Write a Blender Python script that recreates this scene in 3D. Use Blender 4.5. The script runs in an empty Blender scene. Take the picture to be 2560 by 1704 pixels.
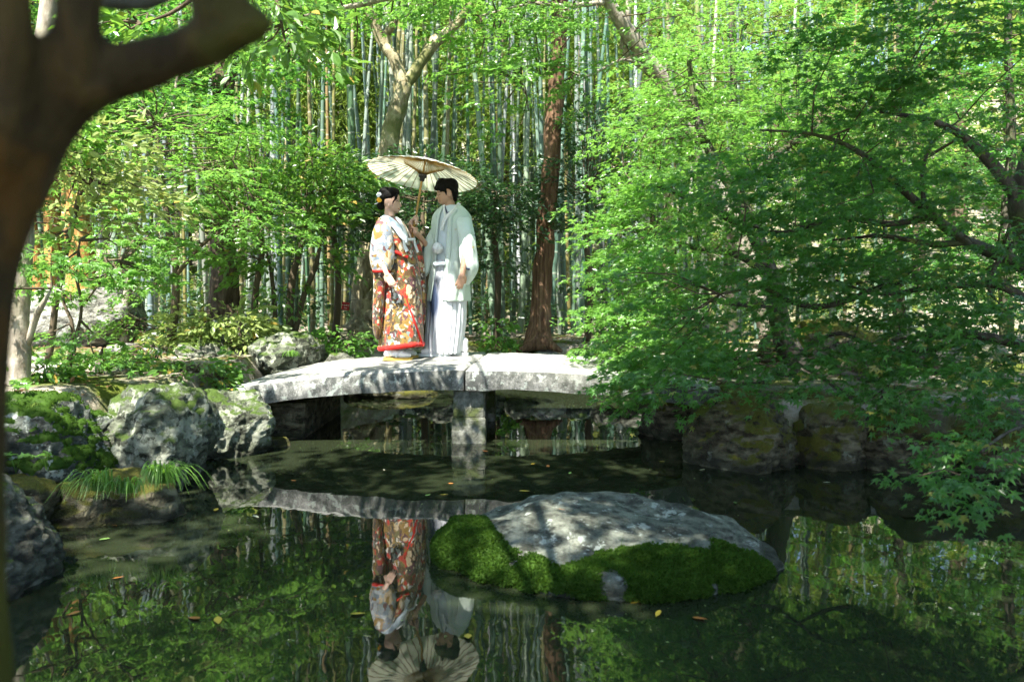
import bpy, bmesh, math, random
import numpy as np
from mathutils import Vector, Matrix

# ------------------------------------------------------------------ camera, sky, sun, exposure
scene = bpy.context.scene
FPX, CX, HY, CH = 2000.0, 1280.0, 730.0, 1.2      # focal length in photo pixels, centre column, horizon row, camera height
cam_data = bpy.data.cameras.new("camera")
cam = bpy.data.objects.new("camera", cam_data)
scene.collection.objects.link(cam)
cam.location = (0, 0, CH)
cam.rotation_euler = (math.radians(90), 0, 0)
cam_data.sensor_width = 36.0
cam_data.lens = FPX / 2560 * 36.0
cam_data.shift_y = -(852 - HY) / 2560
cam_data.clip_start = 0.05
cam_data.clip_end = 500
cam_data.dof.use_dof = True
cam_data.dof.focus_distance = 7.4
cam_data.dof.aperture_fstop = 3.2
scene.camera = cam

SUN_EL, SUN_AZ = 58.0, 27.0          # elevation; azimuth of the sun behind the camera, towards the left
world = bpy.data.worlds.new("World")
scene.world = world
world.use_nodes = True
wn = world.node_tree
sky = wn.nodes.new("ShaderNodeTexSky")
sky.sky_type = 'NISHITA'
sky.sun_disc = False
sky.sun_elevation = math.radians(SUN_EL)
sun_vec = Vector((-math.sin(math.radians(SUN_AZ)) * math.cos(math.radians(SUN_EL)),
                  -math.cos(math.radians(SUN_AZ)) * math.cos(math.radians(SUN_EL)),
                  math.sin(math.radians(SUN_EL))))      # towards the sun
sky.sun_rotation = math.atan2(sun_vec.x, sun_vec.y)
wn.links.new(sky.outputs[0], wn.nodes["Background"].inputs[0])
wn.nodes["Background"].inputs[1].default_value = 0.095
sun_data = bpy.data.lights.new("sun", 'SUN')
sun_data.energy = 5.0
sun_data.angle = math.radians(0.53)
sun_data.color = (1.0, 0.955, 0.87)
sun = bpy.data.objects.new("sun", sun_data)
scene.collection.objects.link(sun)
sun.rotation_euler = sun_vec.to_track_quat('Z', 'Y').to_euler()
sun.location = sun_vec * 40
vs = scene.view_settings
vs.view_transform = 'Standard'
vs.look = 'None'
vs.gamma = 1.0
vs.use_curve_mapping = False
vs.exposure = 2.1
scene.cycles.use_denoising = True
scene.cycles.max_bounces = 5
scene.cycles.transparent_max_bounces = 4
scene.cycles.diffuse_bounces = 2
scene.cycles.glossy_bounces = 3
scene.cycles.transmission_bounces = 3
scene.cycles.adaptive_threshold = 0.03
scene.cycles.caustics_reflective = False
scene.cycles.caustics_refractive = False

rng = np.random.default_rng(7)
COL = scene.collection


# ------------------------------------------------------------------ helpers
def P(px, py, Y):
    return np.array([(px - CX) / FPX * Y, Y, CH - (py - HY) / FPX * Y])


def hash01(ix, iy, iz, seed):
    h = (ix * 374761393 + iy * 668265263 + iz * 2147483647 + seed * 1274126177) & 0xFFFFFFFF
    h = ((h ^ (h >> 13)) * 1274126177) & 0xFFFFFFFF
    h = (h ^ (h >> 16)) & 0xFFFFFFFF
    return h.astype(np.float64) / 4294967295.0


def vnoise(p, seed=0):
    p = np.asarray(p, dtype=np.float64)
    i = np.floor(p).astype(np.int64)
    f = p - i
    f = f * f * (3 - 2 * f)
    r = 0
    for dx in (0, 1):
        wx = f[:, 0] if dx else 1 - f[:, 0]
        for dy in (0, 1):
            wy = f[:, 1] if dy else 1 - f[:, 1]
            for dz in (0, 1):
                wz = f[:, 2] if dz else 1 - f[:, 2]
                r = r + wx * wy * wz * hash01(i[:, 0] + dx, i[:, 1] + dy, i[:, 2] + dz, seed)
    return r * 2 - 1


def fbm(p, octaves=4, seed=0, gain=0.5):
    p = np.asarray(p, dtype=np.float64)
    a, t, s = 1.0, 0, 0
    for k in range(octaves):
        t = t + a * vnoise(p * (2.03 ** k) + 17.3 * k, seed + k)
        s += a
        a *= gain
    return t / s


def norm(v):
    v = np.asarray(v, dtype=np.float64)
    return v / np.maximum(np.linalg.norm(v, axis=-1, keepdims=True), 1e-9)


def link(o, parent=None):
    COL.objects.link(o)
    if parent is not None:
        o.parent = parent
    return o


def tag(o, label=None, cat=None, group=None, kind=None):
    if label:
        o["label"] = label
    if cat:
        o["category"] = cat
    if group:
        o["group"] = group
    if kind:
        o["kind"] = kind
    return o


def thing(name, label, cat, loc=(0, 0, 0), group=None):
    o = bpy.data.objects.new(name, None)
    o.empty_display_size = 0.1
    COL.objects.link(o)
    o.location = loc
    return tag(o, label, cat, group)


def np_mesh(name, verts, faces, mats=(), smooth=True, rnd=None):
    """faces: an (F,k) array of one size, or a list of such arrays"""
    verts = np.ascontiguousarray(verts, dtype=np.float32)
    if not isinstance(faces, (list, tuple)):
        faces = [faces]
    faces = [np.asarray(f, dtype=np.int32) for f in faces if len(f)]
    me = bpy.data.meshes.new(name)
    me.vertices.add(len(verts))
    me.vertices.foreach_set("co", verts.ravel())
    tot = np.concatenate([np.full(len(f), f.shape[1], np.int32) for f in faces])
    idx = np.concatenate([f.ravel() for f in faces])
    me.loops.add(len(idx))
    me.loops.foreach_set("vertex_index", idx)
    me.polygons.add(len(tot))
    st = np.zeros(len(tot), np.int32)
    st[1:] = np.cumsum(tot)[:-1]
    me.polygons.foreach_set("loop_start", st)
    me.polygons.foreach_set("loop_total", tot)
    me.polygons.foreach_set("use_smooth", np.full(len(tot), smooth, dtype=bool))
    for m in (mats if isinstance(mats, (list, tuple)) else [mats]):
        me.materials.append(m)
    if rnd is not None:
        a = me.attributes.new("rnd", 'FLOAT', 'FACE')
        a.data.foreach_set("value", np.ascontiguousarray(rnd, dtype=np.float32))
    me.update(calc_edges=True)
    return me


def put(name, verts, faces, mat, parent=None, smooth=True, rnd=None):
    """one mesh object, verts in world coordinates; shifted into its parent's frame"""
    verts = np.asarray(verts, dtype=np.float64)
    if parent is not None:
        off = np.array(parent.location)
        pp = parent.parent
        while pp is not None:
            off = off + np.array(pp.location)
            pp = pp.parent
        verts = verts - off
    o = bpy.data.objects.new(name, np_mesh(name, verts, faces, mat, smooth, rnd))
    return link(o, parent)


def copy_tree(o, parent=None):
    c = o.copy()
    COL.objects.link(c)
    c.parent = parent
    for ch in list(o.children):
        copy_tree(ch, c)
    return c


class MB:
    """collects pieces of one mesh (quads and triangles)"""
    def __init__(self):
        self.v, self.q, self.t, self.n = [], [], [], 0

    def add(self, v, q=None, t=None):
        v = np.asarray(v, dtype=np.float64)
        if q is not None and len(q):
            self.q.append(np.asarray(q) + self.n)
        if t is not None and len(t):
            self.t.append(np.asarray(t) + self.n)
        self.v.append(v)
        self.n += len(v)
        return self

    def arrays(self):
        f = []
        if self.q:
            f.append(np.concatenate(self.q))
        if self.t:
            f.append(np.concatenate(self.t))
        return np.concatenate(self.v), f

    def put(self, name, mat, parent=None, smooth=True):
        v, f = self.arrays()
        return put(name, v, f, mat, parent, smooth)


def ring_faces(m, n, closed=True):
    """quads of m rings of n points"""
    i = np.arange(m - 1)[:, None] * n
    j = np.arange(n if closed else n - 1)[None, :]
    k = (j + 1) % n
    return np.stack([i + j, i + k, i + n + k, i + n + j], -1).reshape(-1, 4)


def smooth_path(pts, step=0.05, radii=None):
    """Catmull-Rom resampling of a polyline (and radii)"""
    p = np.asarray(pts, float)
    r = np.asarray(radii if radii is not None else np.zeros(len(p)), float)
    q = np.vstack([2 * p[0] - p[1], p, 2 * p[-1] - p[-2]])
    out, ro = [], []
    for i in range(len(p) - 1):
        a, b, c, d = q[i], q[i + 1], q[i + 2], q[i + 3]
        m = max(2, int(np.linalg.norm(c - b) / step))
        t = np.linspace(0, 1, m, endpoint=False)[:, None]
        out.append(0.5 * (2 * b + (c - a) * t + (2 * a - 5 * b + 4 * c - d) * t ** 2 + (3 * b - a - 3 * c + d) * t ** 3))
        ro.append(r[i] + (r[i + 1] - r[i]) * t[:, 0])
    out.append(p[-1:])
    ro.append(r[-1:])
    return np.vstack(out), np.concatenate(ro)


def tube(path, radii, n=8, caps=True, flat=None):
    """verts, quads, tris of a tube along a path"""
    p = np.asarray(path, float)
    r = np.broadcast_to(np.asarray(radii, float), (len(p),))
    t = norm(np.gradient(p, axis=0))
    u = np.zeros_like(p)
    ref = np.array([0, 0, 1.0]) if abs(t[0][2]) < 0.9 else np.array([1.0, 0, 0])
    u[0] = norm(np.cross(t[0], ref))
    for i in range(1, len(p)):
        w = u[i - 1] - t[i] * np.dot(u[i - 1], t[i])
        u[i] = norm(w)
    w = np.cross(t, u)
    a = np.linspace(0, 2 * math.pi, n, endpoint=False)
    ca, sa = np.cos(a), np.sin(a)
    v = p[:, None, :] + r[:, None, None] * (u[:, None, :] * ca[None, :, None] + w[:, None, :] * sa[None, :, None])
    v = v.reshape(-1, 3)
    q = ring_faces(len(p), n)
    tr = []
    if caps:
        b = len(v)
        v = np.vstack([v, p[0], p[-1]])
        for j in range(n):
            k = (j + 1) % n
            tr.append((b, k, j))
            tr.append((b + 1, (len(p) - 1) * n + j, (len(p) - 1) * n + k))
    return v, q, np.array(tr) if tr else None


def ellipsoid(c, r, nu=20, nv=14, rot=None):
    th = np.linspace(0, math.pi, nv)
    ph = np.linspace(0, 2 * math.pi, nu, endpoint=False)
    v = np.stack([np.sin(th)[:, None] * np.cos(ph)[None], np.sin(th)[:, None] * np.sin(ph)[None],
                  np.repeat(np.cos(th)[:, None], nu, 1)], -1).reshape(-1, 3) * np.asarray(r)
    if rot is not None:
        v = v @ np.array(rot.to_3x3()).T
    return v + np.asarray(c), ring_faces(nv, nu)


def remesh(mb, voxel, smooth_it=3, name="tmp"):
    """one continuous surface from overlapping pieces; returns verts, face arrays"""
    v, f = mb.arrays()
    me = np_mesh(name, v, f)
    o = bpy.data.objects.new(name, me)
    COL.objects.link(o)
    m = o.modifiers.new("r", 'REMESH')
    m.mode = 'VOXEL'
    m.voxel_size = voxel
    if smooth_it:
        s = o.modifiers.new("s", 'SMOOTH')
        s.iterations = smooth_it
        s.factor = 0.5
    dg = bpy.context.evaluated_depsgraph_get()
    em = bpy.data.meshes.new_from_object(o.evaluated_get(dg))
    vv = np.zeros(len(em.vertices) * 3, np.float32)
    em.vertices.foreach_get("co", vv)
    tot = np.zeros(len(em.polygons), np.int32)
    em.polygons.foreach_get("loop_total", tot)
    idx = np.zeros(len(em.loops), np.int32)
    em.loops.foreach_get("vertex_index", idx)
    st = np.cumsum(tot) - tot
    fs = []
    for k in (3, 4):
        s_ = st[tot == k]
        if len(s_):
            fs.append(idx[s_[:, None] + np.arange(k)[None]])
    bpy.data.objects.remove(o)
    bpy.data.meshes.remove(me)
    bpy.data.meshes.remove(em)
    return vv.reshape(-1, 3).astype(float), fs


def box_mb(mb, lo, hi):
    x0, y0, z0 = lo
    x1, y1, z1 = hi
    v = [(x0, y0, z0), (x1, y0, z0), (x1, y1, z0), (x0, y1, z0), (x0, y0, z1), (x1, y0, z1), (x1, y1, z1), (x0, y1, z1)]
    mb.add(v, [(0, 3, 2, 1), (4, 5, 6, 7), (0, 1, 5, 4), (1, 2, 6, 5), (2, 3, 7, 6), (3, 0, 4, 7)])


# ------------------------------------------------------------------ materials
class N:
    def __init__(self, name):
        self.m = bpy.data.materials.new(name)
        self.m.use_nodes = True
        self.t = self.m.node_tree
        self.t.nodes.clear()
        self.out = self.t.nodes.new("ShaderNodeOutputMaterial")

    def n(self, typ, props=None, **inp):
        nd = self.t.nodes.new("ShaderNode" + typ)
        for k, v in (props or {}).items():
            setattr(nd, k, v)
        for k, v in inp.items():
            key = int(k[1:]) if (k[0] == 'i' and k[1:].isdigit()) else k.replace('_', ' ')
            s = nd.inputs[key]
            if hasattr(v, 'is_linked') or isinstance(v, bpy.types.NodeSocket):
                self.t.links.new(v, s)
            else:
                if isinstance(v, (tuple, list)) and len(v) == 3 and s.type == 'RGBA':
                    v = (*v, 1)
                s.default_value = v
        return nd

    def ramp(self, fac, stops, interp='LINEAR'):
        nd = self.t.nodes.new("ShaderNodeValToRGB")
        cr = nd.color_ramp
        cr.interpolation = interp
        while len(cr.elements) < len(stops):
            cr.elements.new(0.5)
        for e, (p, c) in zip(cr.elements, stops):
            e.position = p
            e.color = (*c, 1) if len(c) == 3 else c
        self.t.links.new(fac, nd.inputs[0])
        return nd.outputs[0]

    def mix(self, fac, a, b, mode='MIX'):
        nd = self.t.nodes.new("ShaderNodeMix")
        nd.data_type = 'RGBA'
        nd.blend_type = mode
        for s, v in ((nd.inputs[0], fac), (nd.inputs[6], a), (nd.inputs[7], b)):
            if isinstance(v, bpy.types.NodeSocket):
                self.t.links.new(v, s)
            else:
                s.default_value = (*v, 1) if isinstance(v, (tuple, list)) and len(v) == 3 else v
        return nd.outputs[2]

    def math(self, op, a, b=0.0, clamp=False):
        nd = self.t.nodes.new("ShaderNodeMath")
        nd.operation = op
        nd.use_clamp = clamp
        for s, v in ((nd.inputs[0], a), (nd.inputs[1], b)):
            if isinstance(v, bpy.types.NodeSocket):
                self.t.links.new(v, s)
            else:
                s.default_value = v
        return nd.outputs[0]

    def pos(self, scale=(1, 1, 1)):
        g = self.n("NewGeometry")
        mp = self.n("Mapping", Vector=g.outputs["Position"], Scale=scale)
        return mp.outputs[0]

    def noise(self, vec, scale, detail=4, rough=0.55, out=0):
        return self.n("TexNoise", Vector=vec, Scale=scale, Detail=detail, Roughness=rough).outputs[out]

    def bump(self, h, strength=0.5, dist=0.02, normal=None):
        kw = dict(Height=h, Strength=strength, Distance=dist)
        if normal is not None:
            kw["Normal"] = normal
        return self.n("Bump", **kw).outputs[0]

    def done(self, shader):
        self.t.links.new(shader, self.out.inputs[0])
        return self.m

    def principled(self, color, rough=0.7, spec=0.3, normal=None, **kw):
        a = {"Base Color": color, "Roughness": rough, "Specular IOR Level": spec}
        if normal is not None:
            a["Normal"] = normal
        a.update(kw)
        nd = self.t.nodes.new("ShaderNodeBsdfPrincipled")
        for k, v in a.items():
            s = nd.inputs[k]
            if isinstance(v, bpy.types.NodeSocket):
                self.t.links.new(v, s)
            else:
                s.default_value = (*v, 1) if isinstance(v, (tuple, list)) and len(v) == 3 and s.type == 'RGBA' else v
        return nd.outputs[0]


def leaf_mat(name, dark, light, trans=None, tfac=0.45, rough=0.30, spec=0.6, dry=None):
    b = N(name)
    at = b.n("Attribute", {"attribute_name": "rnd"}).outputs["Fac"]
    oi = b.n("ObjectInfo").outputs["Random"]
    f0 = b.math('FRACT', b.math('ADD', at, b.math('MULTIPLY', oi, 0.37)))
    big = b.ramp(b.noise(b.pos(), 1.6, 3), [(0.36, (0, 0, 0)), (0.64, (1, 1, 1))])
    f = b.math('ADD', b.math('MULTIPLY', f0, 0.62), b.math('MULTIPLY', big, 0.34))
    if dry:
        f = b.math('MAXIMUM', f, b.math('MULTIPLY', b.math('GREATER_THAN', f0, 0.955), 0.99))
    stops = [(0.0, dark), (0.9, light)]
    if dry:
        stops += [(0.955, light), (0.97, dry)]
    c = b.ramp(f, stops)
    tr = trans or tuple(min(1, x * 1.9) for x in light)
    tc = b.mix(f, tuple(0.7 * x for x in tr), tr)
    s1 = b.principled(c, rough, spec)
    s2 = b.n("BsdfTranslucent", Color=tc).outputs[0]
    return b.done(b.n("MixShader", i0=tfac, i1=s1, i2=s2).outputs[0])


def rock_mat(name, c1, c2, c3, lichen=0.5, moss=0.5, mosscol=(0.055, 0.09, 0.012), lich=(0.42, 0.46, 0.40), sc=1.0, streak=1.0):
    b = N(name)
    p = b.pos()
    n1 = b.noise(p, 3.0 * sc, 6, 0.62)
    n2 = b.noise(b.pos((1.0, 1.0, 2.4)), 9.0 * sc, 5, 0.6)
    col = b.ramp(n1, [(0.30, c1), (0.52, c2), (0.72, c3)])
    col = b.mix(b.ramp(n2, [(0.40, (0, 0, 0)), (0.62, (1, 1, 1))]), col, tuple(0.35 * x for x in c1), 'MIX') if streak else col
    l1 = b.noise(p, 6.5 * sc, 7, 0.7)
    lf = b.ramp(l1, [(0.60 - 0.12 * lichen, (0, 0, 0)), (0.64 - 0.10 * lichen, (1, 1, 1))])
    col = b.mix(b.math('MULTIPLY', lf, 0.85), col, lich)
    nz = b.n("SeparateXYZ", Vector=b.n("NewGeometry").outputs["Normal"]).outputs[2]
    m1 = b.noise(p, 2.6 * sc, 6, 0.65)
    mf = b.math('ADD', b.math('MULTIPLY', nz, 0.35), b.math('MULTIPLY', m1, 1.0))
    mf = b.ramp(mf, [(1.06 - 0.42 * moss, (0, 0, 0)), (1.14 - 0.40 * moss, (1, 1, 1))])
    mc = b.mix(b.noise(p, 60, 3), mosscol, tuple(2.0 * x for x in mosscol))
    col = b.mix(mf, col, mc)
    wz = b.math('ADD', b.n("SeparateXYZ", Vector=p).outputs[2], b.math('MULTIPLY', b.math('SUBTRACT', b.noise(p, 5.0, 4), 0.5), 0.14))
    wet = b.ramp(wz, [(0.0, (0, 0, 0)), (0.012, (1, 1, 1)), (0.035, (1, 1, 1)), (0.085, (0, 0, 0))])
    col = b.mix(b.math('MULTIPLY', wet, 0.75), col, (0.022, 0.024, 0.014))
    vo = b.n("TexVoronoi", {"feature": 'DISTANCE_TO_EDGE'}, Vector=b.mix(0.12, p, b.n("TexNoise", Vector=p, Scale=4.0).outputs[1]), Scale=5.0 * sc).outputs[0]
    cr = b.ramp(vo, [(0.0, (0, 0, 0)), (0.05, (1, 1, 1))])
    h = b.math('ADD', b.math('MULTIPLY', b.noise(p, 14 * sc, 8, 0.68), 1.0), b.math('MULTIPLY', cr, 0.12))
    h = b.math('ADD', h, b.math('MULTIPLY', b.math('MULTIPLY', mf, b.noise(p, 130, 2)), 0.7))
    return b.done(b.principled(col, 0.85, 0.22, b.bump(h, 0.9, 0.05)))


def bark_mat(name, c1, c2, c3, sc=1.0, stretch=0.18, moss=None, bump=0.7, patch=None):
    b = N(name)
    p = b.pos((1, 1, stretch))
    n1 = b.noise(p, 22 * sc, 6, 0.65)
    col = b.ramp(n1, [(0.33, c1), (0.5, c2), (0.68, c3)])
    pp = b.pos()
    if patch:
        pf = b.ramp(b.noise(pp, 5 * sc, 5, 0.6), [(0.52, (0, 0, 0)), (0.58, (1, 1, 1))])
        col = b.mix(b.math('MULTIPLY', pf, 0.75), col, patch)
    if moss:
        mf = b.ramp(b.noise(pp, 2.2 * sc, 5, 0.6), [(0.5, (0, 0, 0)), (0.62, (1, 1, 1))])
        col = b.mix(b.math('MULTIPLY', mf, 0.8), col, moss)
    return b.done(b.principled(col, 0.85, 0.2, b.bump(n1, bump, 0.03)))


def plain(name, color, rough=0.7, spec=0.3, bump_scale=None, bump=0.3, var=0.0, **kw):
    b = N(name)
    c = color
    nm = None
    if var:
        c = b.mix(b.noise(b.pos(), 25, 4), tuple(x * (1 - var) for x in color), tuple(min(1, x * (1 + var)) for x in color))
    if bump_scale:
        nm = b.bump(b.noise(b.pos(), bump_scale, 4), bump, 0.01)
    return b.done(b.principled(c, rough, spec, nm, **kw))


# ------------------------------------------------------------------ leaves
def _maple(lobes):
    ang = {5: [-105, -52, 0, 52, 105], 3: [-70, 0, 70]}[lobes]
    ln = {5: [0.55, 0.85, 1.0, 0.85, 0.55], 3: [0.8, 1.0, 0.8]}[lobes]
    c = np.array([0, 0.12, 0.0])
    v = [c]
    va = [ang[0] - 40] + [(a + b) / 2 for a, b in zip(ang[:-1], ang[1:])] + [ang[-1] + 40]
    tips = [len(v) + i for i in range(len(ang))]
    for a, l in zip(ang, ln):
        a = math.radians(a)
        v.append(c + np.array([math.sin(a) * l * 0.8, math.cos(a) * l * 0.8, -0.10 * l]))
    vi = []
    for k, a in enumerate(va):
        a = math.radians(a)
        l = 0.30 if 0 < k < len(va) - 1 else 0.2
        vi.append(len(v))
        v.append(c + np.array([math.sin(a) * l, math.cos(a) * l, 0.03]))
    q = [(0, vi[i + 1], tips[i], vi[i]) for i in range(len(ang))]
    return np.array(v), np.array(q)


TMPL = {
    'maple': _maple(5), 'maple3': _maple(3),
    'oval': (np.array([(0, 0, 0), (-.21, .32, .06), (-.19, .68, .05), (0, 1, -.08), (.19, .68, .05), (.21, .32, .06)]), np.array([(0, 3, 2, 1), (0, 5, 4, 3)])),
    'rhomb': (np.array([(0, 0, 0), (-.27, .5, .05), (0, 1, -.05), (.27, .5, .05)]), np.array([(0, 3, 2, 1)])),
    'bamboo': (np.array([(0, 0, 0), (-.075, .35, .01), (0, 1, -.1), (.075, .35, .01)]), np.array([(0, 3, 2, 1)])),
    'blade': (np.array([(-.012, 0, 0), (.012, 0, 0), (.009, .55, .05), (-.009, .55, .05), (.001, 1, .0), (-.001, 1, .0)]), np.array([(0, 1, 2, 3), (3, 2, 4, 5)])),
}


def leaf_arrays(kind, pos, axis, nrm, size):
    tv, tq = TMPL[kind]
    pos, size = np.asarray(pos), np.asarray(size)
    axis = norm(axis)
    side = norm(np.cross(axis, nrm))
    nrm = np.cross(side, axis)
    v = pos[:, None, :] + size[:, None, None] * (tv[None, :, 0, None] * side[:, None, :] + tv[None, :, 1, None] * axis[:, None, :] + tv[None, :, 2, None] * nrm[:, None, :])
    k = len(tv)
    q = (np.arange(len(pos)) * k)[:, None, None] + tq[None]
    return v.reshape(-1, 3), q.reshape(-1, tq.shape[1])


def put_leaves(name, kind, pos, axis, nrm, size, mat, parent=None, stuff=False):
    v, q = leaf_arrays(kind, pos, axis, nrm, size)
    rnd = np.repeat(rng.random(len(pos)), len(TMPL[kind][1]))
    o = put(name, v, q, mat, parent, smooth=False, rnd=rnd)
    if stuff:
        o["kind"] = "stuff"
    return o


def sprays(C, D, R, k, flat=0.25, njit=0.35, droop=0.25, width=0.6):
    """leaf positions, axes, normals for sprays at C pointing along D, each k leaves within R"""
    C, D = np.asarray(C, float), norm(D)
    M = len(C)
    R = np.broadcast_to(np.asarray(R, float), (M,))
    u = rng.random((M, k)) ** 0.8
    lat = (rng.random((M, k)) * 2 - 1) * width * (0.35 + 0.65 * np.sin(np.clip(u, 0, 1) * math.pi * 0.85 + 0.25))
    side = norm(np.cross(D, np.array([0, 0, 1.0])) + 1e-6)
    upv = np.cross(side, D)
    vert = rng.normal(0, 1, (M, k)) * flat * 0.25 - droop * u * u
    Rk = R[:, None]
    pos = C[:, None] + (u * Rk)[..., None] * D[:, None] + (lat * Rk)[..., None] * side[:, None] + (vert * Rk)[..., None] * upv[:, None]
    ax = D[:, None] * 0.8 + side[:, None] * (lat * 1.6)[..., None] + rng.normal(0, 0.35, (M, k, 3)) - np.array([0, 0, 0.25])
    nm = np.array([0, 0, 1.0]) + rng.normal(0, njit, (M, k, 3))
    return pos.reshape(-1, 3), ax.reshape(-1, 3), nm.reshape(-1, 3)


def blob_points(blobs, n, shell=0.55):
    """n points in a set of ellipsoids (cx,cy,cz,rx,ry,rz), biased to the outside; returns points and outward dirs"""
    b = np.asarray(blobs, float)
    w = (b[:, 3] * b[:, 4] * b[:, 5]) ** 0.75
    i = rng.choice(len(b), n, p=w / w.sum())
    d = norm(rng.normal(size=(n, 3)))
    r = (shell ** 3 + (1 - shell ** 3) * rng.random(n)) ** (1 / 3)
    r *= 1 + 0.22 * rng.normal(size=n) * 0.6
    p = b[i, :3] + d * r[:, None] * b[i, 3:6]
    return p, d


def twigs_mb(mb, C, base_fn, r=0.006, n=3):
    for c in C:
        a = base_fn(c)
        m = (a + c) / 2 + rng.normal(0, 0.06, 3) + np.array([0, 0, 0.06])
        v, q, t = tube(np.array([a, m, c]), [r * 1.6, r * 1.2, r * 0.6], n, caps=False)
        mb.add(v, q)

# ------------------------------------------------------------------ materials of the place
M = {}
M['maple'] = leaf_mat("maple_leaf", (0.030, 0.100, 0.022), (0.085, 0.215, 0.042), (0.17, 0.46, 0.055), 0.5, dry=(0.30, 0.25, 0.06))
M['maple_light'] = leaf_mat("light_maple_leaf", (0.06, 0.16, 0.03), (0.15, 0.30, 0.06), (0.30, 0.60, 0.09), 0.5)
M['camellia'] = leaf_mat("glossy_evergreen_leaf", (0.012, 0.040, 0.012), (0.045, 0.11, 0.03), (0.10, 0.24, 0.04), 0.25, 0.28, 0.6)
M['broad'] = leaf_mat("broad_leaf", (0.05, 0.13, 0.02), (0.13, 0.25, 0.05), (0.26, 0.50, 0.06), 0.42, 0.35, 0.5, (0.40, 0.26, 0.06))
M['pale_leaf'] = leaf_mat("pale_yellow_leaf", (0.13, 0.20, 0.05), (0.30, 0.36, 0.13), (0.45, 0.55, 0.14), 0.4, 0.35, 0.5, (0.45, 0.30, 0.07))
M['bamboo_leaf'] = leaf_mat("bamboo_leaf", (0.09, 0.155, 0.022), (0.23, 0.32, 0.055), (0.38, 0.55, 0.08), 0.5, 0.4, 0.4, (0.34, 0.28, 0.10))
M['far_leaf'] = leaf_mat("far_leaf", (0.07, 0.15, 0.03), (0.18, 0.30, 0.07), (0.34, 0.56, 0.10), 0.45)
M['moss_fuzz'] = leaf_mat("moss_blade", (0.018, 0.046, 0.005), (0.055, 0.115, 0.012), (0.10, 0.21, 0.016), 0.4, 0.7, 0.15)
M['grass'] = leaf_mat("grass_blade", (0.05, 0.13, 0.02), (0.14, 0.28, 0.05), (0.24, 0.48, 0.06), 0.45, 0.4, 0.4)
M['litter'] = leaf_mat("dead_leaf", (0.10, 0.055, 0.025), (0.30, 0.19, 0.10), (0.3, 0.18, 0.07), 0.2, 0.6, 0.25)

M['rock_grey'] = rock_mat("grey_rock", (0.085, 0.088, 0.065), (0.16, 0.165, 0.13), (0.245, 0.25, 0.20), 0.3, 0.6, lich=(0.27, 0.28, 0.23))
M['rock_moss'] = rock_mat("mossy_rock", (0.06, 0.068, 0.055), (0.13, 0.145, 0.12), (0.25, 0.265, 0.235), 0.5, 0.8)
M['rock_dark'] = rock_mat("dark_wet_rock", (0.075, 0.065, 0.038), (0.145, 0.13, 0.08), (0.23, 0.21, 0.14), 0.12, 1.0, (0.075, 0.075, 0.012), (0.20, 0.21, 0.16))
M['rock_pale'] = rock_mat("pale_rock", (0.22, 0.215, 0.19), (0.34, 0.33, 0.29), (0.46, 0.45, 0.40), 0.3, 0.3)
M['rock_island'] = rock_mat("smooth_grey_rock", (0.12, 0.13, 0.10), (0.20, 0.215, 0.17), (0.30, 0.315, 0.25), 0.15, 0.0, streak=1, sc=1.6)
M['rock_lichen'] = rock_mat("lichen_rock", (0.065, 0.075, 0.05), (0.13, 0.145, 0.10), (0.23, 0.245, 0.185), 0.85, 0.85, (0.045, 0.075, 0.012), (0.29, 0.31, 0.24))

# granite of the bridge: pale grey with dark weathering and lichen on its faces
b = N("weathered_granite")
p = b.pos()
gr = b.noise(p, 90, 3, 0.7)
col = b.ramp(gr, [(0.3, (0.16, 0.16, 0.15)), (0.5, (0.26, 0.26, 0.24)), (0.72, (0.37, 0.37, 0.35))])
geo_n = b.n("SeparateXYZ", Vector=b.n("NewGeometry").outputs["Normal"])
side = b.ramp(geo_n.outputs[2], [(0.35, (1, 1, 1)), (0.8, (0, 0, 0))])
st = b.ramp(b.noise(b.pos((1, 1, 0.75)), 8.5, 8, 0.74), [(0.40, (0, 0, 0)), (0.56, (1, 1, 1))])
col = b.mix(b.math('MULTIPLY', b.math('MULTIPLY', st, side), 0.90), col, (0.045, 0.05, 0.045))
lc = b.ramp(b.noise(p, 15, 6, 0.7), [(0.55, (0, 0, 0)), (0.6, (1, 1, 1))])
col = b.mix(b.math('MULTIPLY', b.math('MULTIPLY', lc, side), 0.6), col, (0.40, 0.45, 0.40))
ds = b.ramp(b.noise(p, 2.2, 5, 0.6), [(0.45, (0, 0, 0)), (0.75, (1, 1, 1))])
col = b.mix(b.math('MULTIPLY', ds, 0.6), col, (0.13, 0.135, 0.10))
M['granite'] = b.done(b.principled(col, 0.8, 0.25, b.bump(b.noise(p, 45, 8, 0.75), 0.6, 0.012)))

b = N("mossy_pillar_stone")
p = b.pos()
col = b.ramp(b.noise(p, 14, 6, 0.7), [(0.32, (0.05, 0.055, 0.04)), (0.5, (0.13, 0.135, 0.11)), (0.7, (0.27, 0.28, 0.24))])
col = b.mix(b.ramp(b.noise(p, 6, 5), [(0.48, (0, 0, 0)), (0.62, (1, 1, 1))]), col, (0.06, 0.075, 0.025))
M['pillar'] = b.done(b.principled(col, 0.85, 0.2, b.bump(b.noise(p, 35, 6, 0.7), 0.8, 0.02)))

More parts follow.
